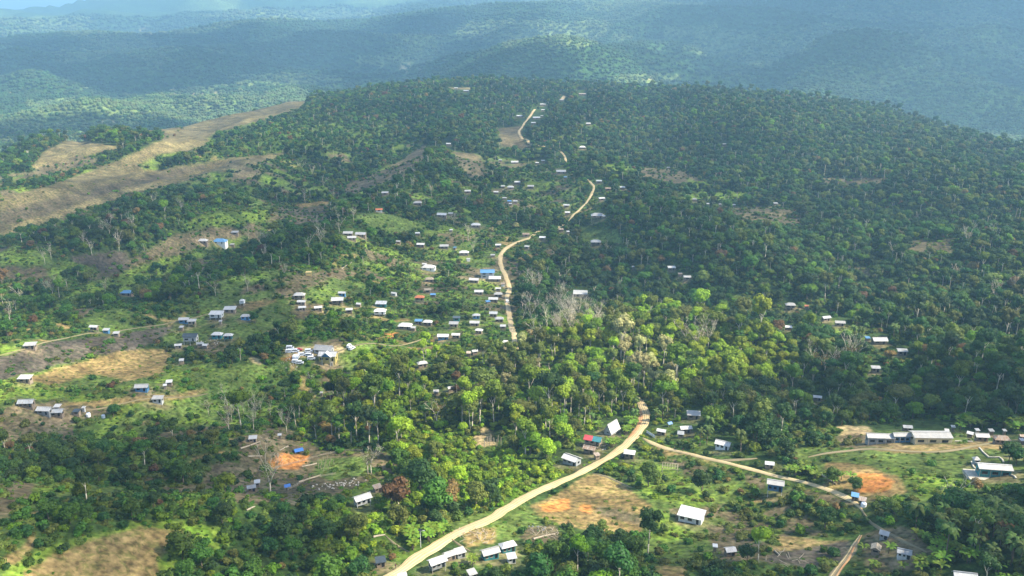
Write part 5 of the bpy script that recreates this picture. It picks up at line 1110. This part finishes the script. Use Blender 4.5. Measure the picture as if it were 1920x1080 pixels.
def region(kind, poly, n, smin, smax, tone=None, soft=True):
    xs = [p[0] for p in poly]; ys = [p[1] for p in poly]; k = 0; tr = 0
    while k < n and tr < n * 30:
        tr += 1; a, b = random.uniform(min(xs), max(xs)), random.uniform(min(ys), max(ys))
        if not pin(poly, np.array([a]), np.array([b]))[0]: continue
        g = hit(a, b); s = random.uniform(smin, smax); hgt, rad = SIZE[kind]
        if not allowed(np.array([g.x]), np.array([g.y]), hgt * s, rad * s, soft)[0]: continue
        p_ = proj(g.x, g.y, g.z); ALL.append((kind, random.randrange(KIND[kind][1]), tone or {'coconut_palm': 'leaf_palm', 'banana_plant': 'leaf_banana', 'sparse_tree': 'leaf_dry'}[kind], g.x, g.y, g.z, random.random() * 6.28, s, float(p_[0]), float(p_[1]), float(p_[2]))); k += 1
region('coconut_palm', [(1740,985),(1920,985),(1920,1080),(1700,1080),(1720,1050)], 30, .62, .9)
region('coconut_palm', [(1180,770),(1280,780),(1440,880),(1380,900),(1200,860)], 10, .7, .95)
region('coconut_palm', [(700,480),(900,500),(900,640),(740,620)], 26, .7, 1.0)
region('coconut_palm', [(1460,590),(1660,600),(1700,660),(1500,640)], 14, .7, 1.0)
region('coconut_palm', [(1100,800),(1220,830),(1100,850)], 5, .6, .8)
region('banana_plant', [(1760,790),(1920,790),(1920,812),(1790,812)], 50, .9, 1.5)
region('banana_plant', [(1120,800),(1200,790),(1170,835),(1110,850)], 26, .8, 1.2)
region('banana_plant', [(760,1000),(860,1000),(980,1060),(780,1070)], 40, .8, 1.2)
region('banana_plant', [(1600,1010),(1720,1000),(1900,1075),(1640,1080)], 36, .8, 1.3)
region('banana_plant', [(720,500),(950,520),(960,650),(700,650)], 60, .9, 1.4)
region('banana_plant', [(1500,880),(1600,900),(1560,930),(1440,890)], 20, .8, 1.2)
# named clumps the eye can tell apart
region('sparse_tree', [(975,545),(1060,545),(1080,600),(1070,640),(985,640),(970,600)], 12, .9, 1.25)
region('sparse_tree', [(975,545),(1060,545),(1080,600),(1070,640),(985,640),(970,600)], 16, .9, 1.35, 'leaf_olive')
region('sparse_tree', [(1060,590),(1125,590),(1130,640),(1080,650)], 14, .8, 1.15)
region('sparse_tree', [(1280,640),(1345,635),(1345,665),(1285,665)], 4, .8, 1.1)
region('sparse_tree', [(0,400),(560,380),(560,560),(0,620)], 28, .6, .95); region('sparse_tree', [(560,300),(900,300),(900,480),(560,480)], 24, .6, 1.0)
region('sparse_tree', [(420,720),(600,700),(560,830),(420,830)], 12, .5, .8); region('sparse_tree', [(1580,400),(1920,400),(1920,640),(1500,560)], 9, .8, 1.1)
region('sparse_tree', [(1500,680),(1620,670),(1610,710),(1510,715)], 5, .9, 1.2, 'leaf_rust'); region('tall_tree', [(1880,570),(1920,570),(1920,610),(1880,600)], 8, .9, 1.1, 'leaf_olive')
for (x_, y_, kind, tone, s) in ((1003,650,'sparse_tree','leaf_pale',1.0),(1158,560,'sparse_tree','leaf_dry',.95),(1137,478,'sparse_tree','leaf_dry',.9),(508,935,'sparse_tree','leaf_olive',1.0),(1774,962,'sparse_tree','leaf_dry',.8),(697,895,'sparse_tree','leaf_olive',.95),(690,893,'sparse_tree','leaf_dry',.85),(392,780,'sparse_tree','leaf_dry',.6),(538,815,'sparse_tree','leaf_dry',.75),(427,768,'sparse_tree','leaf_olive',.75),
    (1601,921,'broadleaf_tree','leaf_mid',.62),(1603,924,'broadleaf_tree','leaf_dark',.5),(905,688,'tall_tree','leaf_olive',1.05),(932,690,'tall_tree','leaf_olive',1.1),(958,694,'tall_tree','leaf_olive',1.1),(984,692,'tall_tree','leaf_olive',1.1),(1010,692,'tall_tree','leaf_olive',1.0),(945,705,'broadleaf_tree','leaf_olive',1.2),(995,704,'broadleaf_tree','leaf_olive',1.2),(1422,1056,'tall_tree','leaf_lime',.85),(798,668,'tall_tree','leaf_lime',1.0),(795,676,'tall_tree','leaf_lime',.8),(983,805,'flat_topped_tree','leaf_olive',1.15),(866,800,'tall_tree','leaf_olive',1.15),(885,806,'tall_tree','leaf_olive',1.1),(213,782,'broadleaf_tree','leaf_dark',.72),(670,1010,'broadleaf_tree','leaf_olive',.9),(342,1048,'broadleaf_tree','leaf_mid',.95),(855,742,'broadleaf_tree','leaf_rust',.6),
    (1128,1000,'broadleaf_tree','leaf_olive',.5),(1890,868,'broadleaf_tree','leaf_dark',.85),(1905,872,'broadleaf_tree','leaf_dark',.7),(1832,922,'broadleaf_tree','leaf_rust',.5),(1715,1000,'coconut_palm','leaf_palm',1.0),(1862,1000,'coconut_palm','leaf_palm',1.05),(1890,1010,'coconut_palm','leaf_palm',1.0),(1772,1050,'coconut_palm','leaf_palm',1.05),(478,605,'broadleaf_tree','leaf_dark',.75),(1560,905,'broadleaf_tree','leaf_mid',.7),(857,745,'tall_tree','leaf_rust',.9),(820,800,'sparse_tree','leaf_rust',.9)):
    g = hit(x_, y_); p_ = proj(g.x, g.y, g.z); ALL.append((kind, random.randrange(KIND[kind][1]), tone, g.x, g.y, g.z, random.random() * 6.28, s, float(p_[0]), float(p_[1]), float(p_[2])))
# ---- split: what shows largest becomes single things, the rest two masses
def shown(a):
    hgt, rad = SIZE[a[0]]; k = F / a[10]; ph = hgt * a[7] * k
    if a[8] < 4 or a[8] > 1916 or a[9] > 1080 + ph * .55 or a[9] < 0: return 0
    return rad * a[7] * k * ph
NAME = {'broadleaf_tree': 'broadleaf_tree', 'tall_tree': 'tall_tree', 'flat_topped_tree': 'flat_topped_tree', 'sparse_tree': 'leafless_tree', 'coconut_palm': 'coconut_palm', 'banana_plant': 'banana_plant', 'bush': 'bush'}
LIM = {'broadleaf_tree': 300, 'tall_tree': 290, 'flat_topped_tree': 90, 'sparse_tree': 290, 'coconut_palm': 150, 'banana_plant': 250, 'bush': 290}
TN = {'leaf_dark': 'dark green', 'leaf_mid': 'mid green', 'leaf_olive': 'olive green', 'leaf_fresh': 'fresh green', 'leaf_lime': 'bright lime green', 'leaf_pale': 'pale cream flowering', 'leaf_rust': 'rust-brown tinged', 'leaf_dry': 'bare pale-branched', 'leaf_palm': 'green feathery', 'leaf_banana': 'bright leafed'}
LMK = [(0,1000,'the dry grass field at the bottom left'),(330,1030,'the big bush on the dry field'),(213,775,'the left farmyard'),(130,930,'the brown scrub patch'),(330,850,'the lime-green strip below the farmyard'),(267,725,'the white roof over blue wall'),(470,910,'the grey and white roof'),(540,865,'the orange diggings'),(475,822,'the lone white roof'),(610,872,'the bare upright posts'),
 (680,932,'the white-walled house on posts'),(640,780,'the dark rusty wood'),(740,1010,'the small footpath by the road'),(850,930,'the sunny bushes'),(905,825,'the tan clearing with posts'),(828,1045,'the large patched-roof house'),(940,1025,'the teal-walled houses'),(1010,1000,'the debris heaps'),(1110,950,'the tan field with orange soil'),(1072,858,'the white double roof'),(1112,822,'the red and teal roof'),(1147,797,'the A-frame building'),
 (1208,770,'the road bend'),(975,700,'the olive tree clump'),(1205,690,'the cream flowering clump'),(1400,680,'the lime-green grove'),(1015,590,'the leafless grove'),(1296,961,'the big silver-white roof'),(1256,880,'the bamboo frame'),(1355,830,'the long white-walled house'),(1452,905,'the blue-walled two-storey house'),(1420,1010,'the pale bottom roof'),(1510,1045,'the burnt plot'),(1590,1040,'the muddy two-wheel track'),(1641,1024,'the grey weathered hut'),
 (1694,1032,'the grey ridged metal roof'),(1602,930,'the blue-roofed stall'),(1640,905,'the orange hollow in the field'),(1740,900,'the school field'),(1648,815,'the left classroom block'),(1743,813,'the longest classroom block'),(1862,875,'the platform building'),(1806,1070,'the long grey roof at the bottom'),(1860,985,'the palm grove'),(1876,820,'the brownish hip roof'),(1550,710,'the rusty-leaved trees'),(1648,636,'the crest roof'),(1532,743,'the roof alone in the wood'),
 (615,660,'the hilltop compound'),(407,590,'the ridge row of houses'),(390,635,'the teal-walled pair'),(200,690,'the tan field on the left'),(760,608,'the large white hip roof'),(713,580,'the house on white posts'),(830,628,'the blue-walled village house'),(940,560,'the village road'),(914,508,'the dull blue roof'),(1088,548,'the broad flat white roof'),(1117,452,'the dark house by the leafless tree'),(1300,510,'the deep forest roofs'),(1435,405,'the brown clearing on the right hill'),
 (580,402,'the square brown plot'),(413,450,'the steel-blue roof'),(660,440,'the tight white three-roof cluster'),(239,547,'the lone blue roof'),(150,350,'the brown bare hillside'),(700,330,'the brown gully'),(960,250,'the topmost road strip'),(1560,480,'the small brown slide'),(1740,460,'the brown patch on the right'),(1850,640,'the sunlit right slope')]
single = set()
byk = {}
for i, a in enumerate(ALL): byk.setdefault(a[0], []).append((shown(a), i))
for k, lst in byk.items():
    if k in LIM: lst.sort(reverse=True); single |= {i for s, i in lst[:LIM[k]] if s > 0}
cells = {}
for i in single:
    a = ALL[i]; hgt = SIZE[a[0]][0] * a[7] * F / a[10]; cx, cy_ = a[8], a[9] - hgt * .5
    j = min(range(len(LMK)), key=lambda q: (LMK[q][0] - cx) ** 2 + (LMK[q][1] - cy_) ** 2 * 1.6); dx, dy = cx - LMK[j][0], cy_ - LMK[j][1]
    dr = ('left of' if dx < 0 else 'right of') if abs(dx) > abs(dy) * 1.2 else ('above' if dy < 0 else 'below')
    cells.setdefault((a[0], a[2], j, dr), []).append((math.hypot(dx, dy), i))
ORD = ['nearest', 'second', 'third', 'fourth', 'fifth', 'sixth', 'seventh', 'eighth', 'ninth', 'tenth', 'eleventh', 'twelfth', 'thirteenth', 'fourteenth', 'fifteenth', 'sixteenth', 'seventeenth', 'eighteenth', 'nineteenth', 'twentieth'] + [f'{n}th' for n in range(21, 60)]
KW = {'broadleaf_tree': 'round tree', 'tall_tree': 'tall tree', 'flat_topped_tree': 'flat-topped tree', 'sparse_tree': 'tree', 'coconut_palm': 'palm', 'banana_plant': 'banana plant', 'bush': 'bush'}
CATW = {'broadleaf_tree': 'tree', 'tall_tree': 'tree', 'flat_topped_tree': 'tree', 'sparse_tree': 'tree', 'coconut_palm': 'palm tree', 'banana_plant': 'banana plant', 'bush': 'bush'}
for (kind, tone, j, dr), lst in cells.items():
    lst.sort()
    for q, (_, i) in enumerate(lst):
        a = ALL[i]; tm, cm = part_mesh(kind, a[1], tone)
        ord_ = ORD[q] + ' ' if len(lst) > 1 else ''
        lab = f'{ord_}{TN[tone]} {KW[kind]} {dr} {LMK[j][2]}'
        ww = lab.split(); lab = ' '.join(ww[:16])
        if tm is None:
            o = bpy.data.objects.new(NAME[kind], cm); COL.objects.link(o); e = o
        else:
            e = bpy.data.objects.new(NAME[kind], None); COL.objects.link(e)
            o = bpy.data.objects.new('trunk', tm); COL.objects.link(o); o.parent = e
            o = bpy.data.objects.new('fronds' if kind == 'coconut_palm' else ('leaves' if kind == 'banana_plant' else 'crown'), cm); COL.objects.link(o); o.parent = e
        e.location = (a[3], a[4], a[5]); e.rotation_euler = (0, 0, a[6]); e.scale = (a[7],) * 3
        tag(e, lab, CATW[kind], f'{KW[kind]}s on the hill')
# distant canopy between the village hill and the far ridges
def canopy(dmin, dmax, sp, smin, smax):
    X, Y = hexgrid(dmin, dmax, sp, 38); px, py, dep = proj(X, Y, H(X, Y)); d = np.hypot(X, Y); k = (d > np.interp(px, CRN, CRD) * 1.02) & (px > -330) & (px < 2250)
    k &= ~((px < 600) & (d < np.interp(px, CRN, CRD) * 1.3))
    X, Y, px, py = X[k], Y[k], px[k], py[k]; Z = H(X, Y); w_ = (fbm(X / 90, Y / 90, 7, 3) - .5) * 1.6
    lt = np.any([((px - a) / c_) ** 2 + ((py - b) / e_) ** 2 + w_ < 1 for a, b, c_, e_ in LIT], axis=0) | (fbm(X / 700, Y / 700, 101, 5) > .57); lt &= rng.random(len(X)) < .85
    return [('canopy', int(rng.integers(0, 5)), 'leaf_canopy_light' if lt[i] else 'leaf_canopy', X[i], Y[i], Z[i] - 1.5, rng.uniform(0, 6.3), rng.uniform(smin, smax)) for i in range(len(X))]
def mass(name, items, label, cat):
    me = bpy.data.meshes.new(name); n = len(items); me.vertices.add(n)
    me.vertices.foreach_set('co', np.array([(a[3], a[4], a[5]) for a in items], np.float32).ravel())
    at_ = me.attributes.new('idx', 'INT', 'POINT'); at_.data.foreach_set('value', np.array([PIDX.get((a[0], a[1], a[2]), PIDX.get((a[0], a[1], 'leaf_olive'), 0)) for a in items], np.int32))
    at_ = me.attributes.new('rot', 'FLOAT_VECTOR', 'POINT'); at_.data.foreach_set('vector', np.array([(rng.uniform(-.06,.06), rng.uniform(-.06,.06), a[6]) for a in items], np.float32).ravel())
    at_ = me.attributes.new('scl', 'FLOAT', 'POINT'); at_.data.foreach_set('value', np.array([a[7] for a in items], np.float32))
    o = bpy.data.objects.new(name, me); COL.objects.link(o)
    g = bpy.data.node_groups.new(name, 'GeometryNodeTree'); g.interface.new_socket('Geometry', in_out='INPUT', socket_type='NodeSocketGeometry'); g.interface.new_socket('Geometry', in_out='OUTPUT', socket_type='NodeSocketGeometry')
    gi = g.nodes.new('NodeGroupInput'); go = g.nodes.new('NodeGroupOutput'); ip = g.nodes.new('GeometryNodeInstanceOnPoints'); ci = g.nodes.new('GeometryNodeCollectionInfo')
    ci.inputs['Collection'].default_value = protos; ci.inputs['Separate Children'].default_value = True; ci.inputs['Reset Children'].default_value = True
    def na(nm, ty): q = g.nodes.new('GeometryNodeInputNamedAttribute'); q.data_type = ty; q.inputs['Name'].default_value = nm; return q.outputs['Attribute']
    g.links.new(gi.outputs[0], ip.inputs['Points']); g.links.new(ci.outputs[0], ip.inputs['Instance']); ip.inputs['Pick Instance'].default_value = True
    g.links.new(na('idx', 'INT'), ip.inputs['Instance Index'])
    er = g.nodes.new('FunctionNodeEulerToRotation'); g.links.new(na('rot', 'FLOAT_VECTOR'), er.inputs[0]); g.links.new(er.outputs[0], ip.inputs['Rotation'])
    g.links.new(na('scl', 'FLOAT'), ip.inputs['Scale']); g.links.new(ip.outputs[0], go.inputs[0])
    md = o.modifiers.new('scatter', 'NODES'); md.node_group = g
    tag(o, label, cat, kind='stuff'); return o
rest = [a for i, a in enumerate(ALL) if i not in single]
tr_ = [a for a in rest if a[0] not in ('bush', 'low_scrub', 'banana_plant')]; un_ = [a for a in rest if a[0] in ('bush', 'low_scrub', 'banana_plant')]
mass('forest', tr_, 'dense green broadleaf forest covering the village hill', 'forest')
mass('undergrowth', un_, 'low green bushes and scrub between the trees', 'undergrowth')
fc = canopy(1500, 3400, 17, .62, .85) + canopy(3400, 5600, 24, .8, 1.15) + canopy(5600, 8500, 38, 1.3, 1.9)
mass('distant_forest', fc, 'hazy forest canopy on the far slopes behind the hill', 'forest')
print('COUNTS', len(ALL), 'single', len(single), 'trees', len(tr_), 'under', len(un_), 'far', len(fc))
# ---------------------------------------------------------------- unseen clouds added overhead, blobs set to shade chosen slopes
m_, t_ = nodes('shade_cloud'); d_ = N(t_, 'BsdfDiffuse'); d_.inputs[0].default_value = (.9, .9, .9, 1); tp_ = N(t_, 'BsdfTransparent'); mx_ = N(t_, 'MixShader', i_0=.16); link(t_, tp_.outputs[0], mx_.inputs[1]); link(t_, d_.outputs[0], mx_.inputs[2]); finish(t_, mx_.outputs[0]); MATS['shade_cloud'] = m_
m2_ = m_.copy(); m2_.name = 'shade_cloud_thick'; [n_ for n_ in m2_.node_tree.nodes if n_.bl_idname == 'ShaderNodeMixShader'][0].inputs[0].default_value = .32; MATS['shade_cloud_thick'] = m2_
CLOUD_Z = 1900.
def shade_cloud(name, blobs, label, mt='shade_cloud'):
    m = MB(); rnd = random.Random(len(blobs))
    for (x, y, r_) in blobs:
        z = float(H(x, y)); t = (CLOUD_Z + rnd.uniform(-60, 60) - z) / LS.z; bm = bmesh.new(); bmesh.ops.create_icosphere(bm, subdivisions=2, radius=r_)
        cx, cy_, cz = x + LS.x * t, y + LS.y * t, z + LS.z * t
        m.add([(v.co.x * rnd.uniform(.85, 1.2) + cx, v.co.y * rnd.uniform(.85, 1.2) + cy_, v.co.z * .4 * rnd.uniform(.85, 1.2) + cz) for v in bm.verts], [[v.index for v in f.verts] for f in bm.faces]); bm.free()
    o = m.obj(name, mt, None, True); tag(o, kind='structure'); return o
def blobs_in(poly, n, r_, seed):
    rnd = random.Random(seed); W_ = [hit(*p) for p in poly]; pw = [(p.x, p.y) for p in W_]; xs = [p[0] for p in pw]; ys = [p[1] for p in pw]; out = []
    while len(out) < n:
        x, y = rnd.uniform(min(xs), max(xs)), rnd.uniform(min(ys), max(ys))
        if pin(pw, np.array([x]), np.array([y]))[0]: out.append((x, y, r_ * rnd.uniform(.6, 1.3)))
    return out
SH = [([(1010,175),(1300,180),(1600,225),(1915,300),(1915,600),(1600,590),(1340,575),(1180,560),(1020,500),(1040,300)],35,85,'cloud over the right side of the hill'),
      ([(1530,690),(1915,740),(1915,790),(1560,790)],22,26,'cloud over the wood above the school'),([(1300,730),(1540,690),(1560,790),(1300,770)],16,20,'cloud over the wood right of the bend'),
      ([(600,185),(950,165),(1010,175),(1040,400),(900,400),(560,300)],26,75,'cloud over the summit'),
      ([(20,400),(560,250),(700,330),(950,400),(930,600),(700,620),(520,640),(0,690)],100,55,'cloud over the left hillside'),
      ([(0,740),(540,700),(560,850),(700,930),(620,1078),(0,1078)],110,19,'cloud over the lower left slope'),
      ([(540,700),(700,690),(750,730),(690,800),(640,850),(540,830)],14,13,'small cloud over the rusty wood'),
      ([(1010,1015),(1240,1000),(1560,970),(1600,1078),(1000,1078)],22,13,'small cloud above the eastern gully'),([(1640,960),(1915,950),(1915,1078),(1680,1078)],16,15,'small cloud above the palms')]
for i, (poly, n, r_, lb) in enumerate(SH): shade_cloud('shade_cloud', blobs_in(poly, n, r_, 5 + i), lb)
FAR = [([(-150,84),(300,64),(560,44),(700,50),(760,86),(620,124),(430,146),(200,155),(-150,158)],42,1.0,'cloud over the long dark far ridge'),
 ([(1380,-12),(1480,40),(1640,66),(2050,66),(2050,-12)],60,1.3,'cloud over the mountain at the upper right'),
 ([(1440,92),(2000,72),(2000,280),(1640,225),(1300,160),(1120,132),(1260,110)],40,.9,'cloud over the right-hand valley'),
 ([(640,64),(820,34),(900,66),(960,100),(1060,128),(800,128),(640,104)],16,.7,'cloud over the middle far slope'),
 ([(1180,14),(1330,14),(1500,34),(1400,50),(1190,42)],8,.8,'cloud over the high far slope'),
 ([(-100,232),(400,232),(640,176),(720,168),(560,215),(420,250),(200,255),(-100,262)],22,.45,'cloud over the near left valley'),
 ([(560,140),(700,120),(1080,135),(1080,158),(720,160),(600,176)],14,.5,'cloud behind the summit')]
def far_blobs(poly, n, k, seed):
    rnd = random.Random(seed); out = []; xs = [p[0] for p in poly]; ys = [p[1] for p in poly]
    while len(out) < n:
        a, b = rnd.uniform(min(xs), max(xs)), rnd.uniform(min(ys), max(ys))
        if not pin(poly, np.array([a]), np.array([b]))[0]: continue
        g = hit(a, b); d = math.hypot(g.x, g.y)
        if d < 2300 or d > 15000: continue
        out.append((g.x, g.y, (110 + d * .045) * k * rnd.uniform(.6, 1.2)))
    return out
for i, (poly, n, k, lb) in enumerate(FAR): shade_cloud('shade_cloud', far_blobs(poly, n, k, 30 + i), lb, 'shade_cloud_thick')
# ---------------------------------------------------------------- haze
m_, t_ = nodes('haze'); pv = N(t_, 'VolumePrincipled'); pv.inputs['Color'].default_value = (.38, .69, .93, 1); pv.inputs['Density'].default_value = 1.28e-4; pv.inputs['Anisotropy'].default_value = .15
o_ = N(t_, 'OutputMaterial'); link(t_, pv.outputs[0], o_.inputs['Volume']); MATS['haze'] = m_
m = MB(); zt = max(float(HT.max()), CAMZ) + 25; zl = float(HT.min()) - 1; m.box(-27500, 27500, -200, 32600, zl, zt)
hz = m.obj('haze', 'haze'); tag(hz, 'pale blue air over the valleys', 'haze', kind='stuff')
print('ZRANGE', zl, zt)
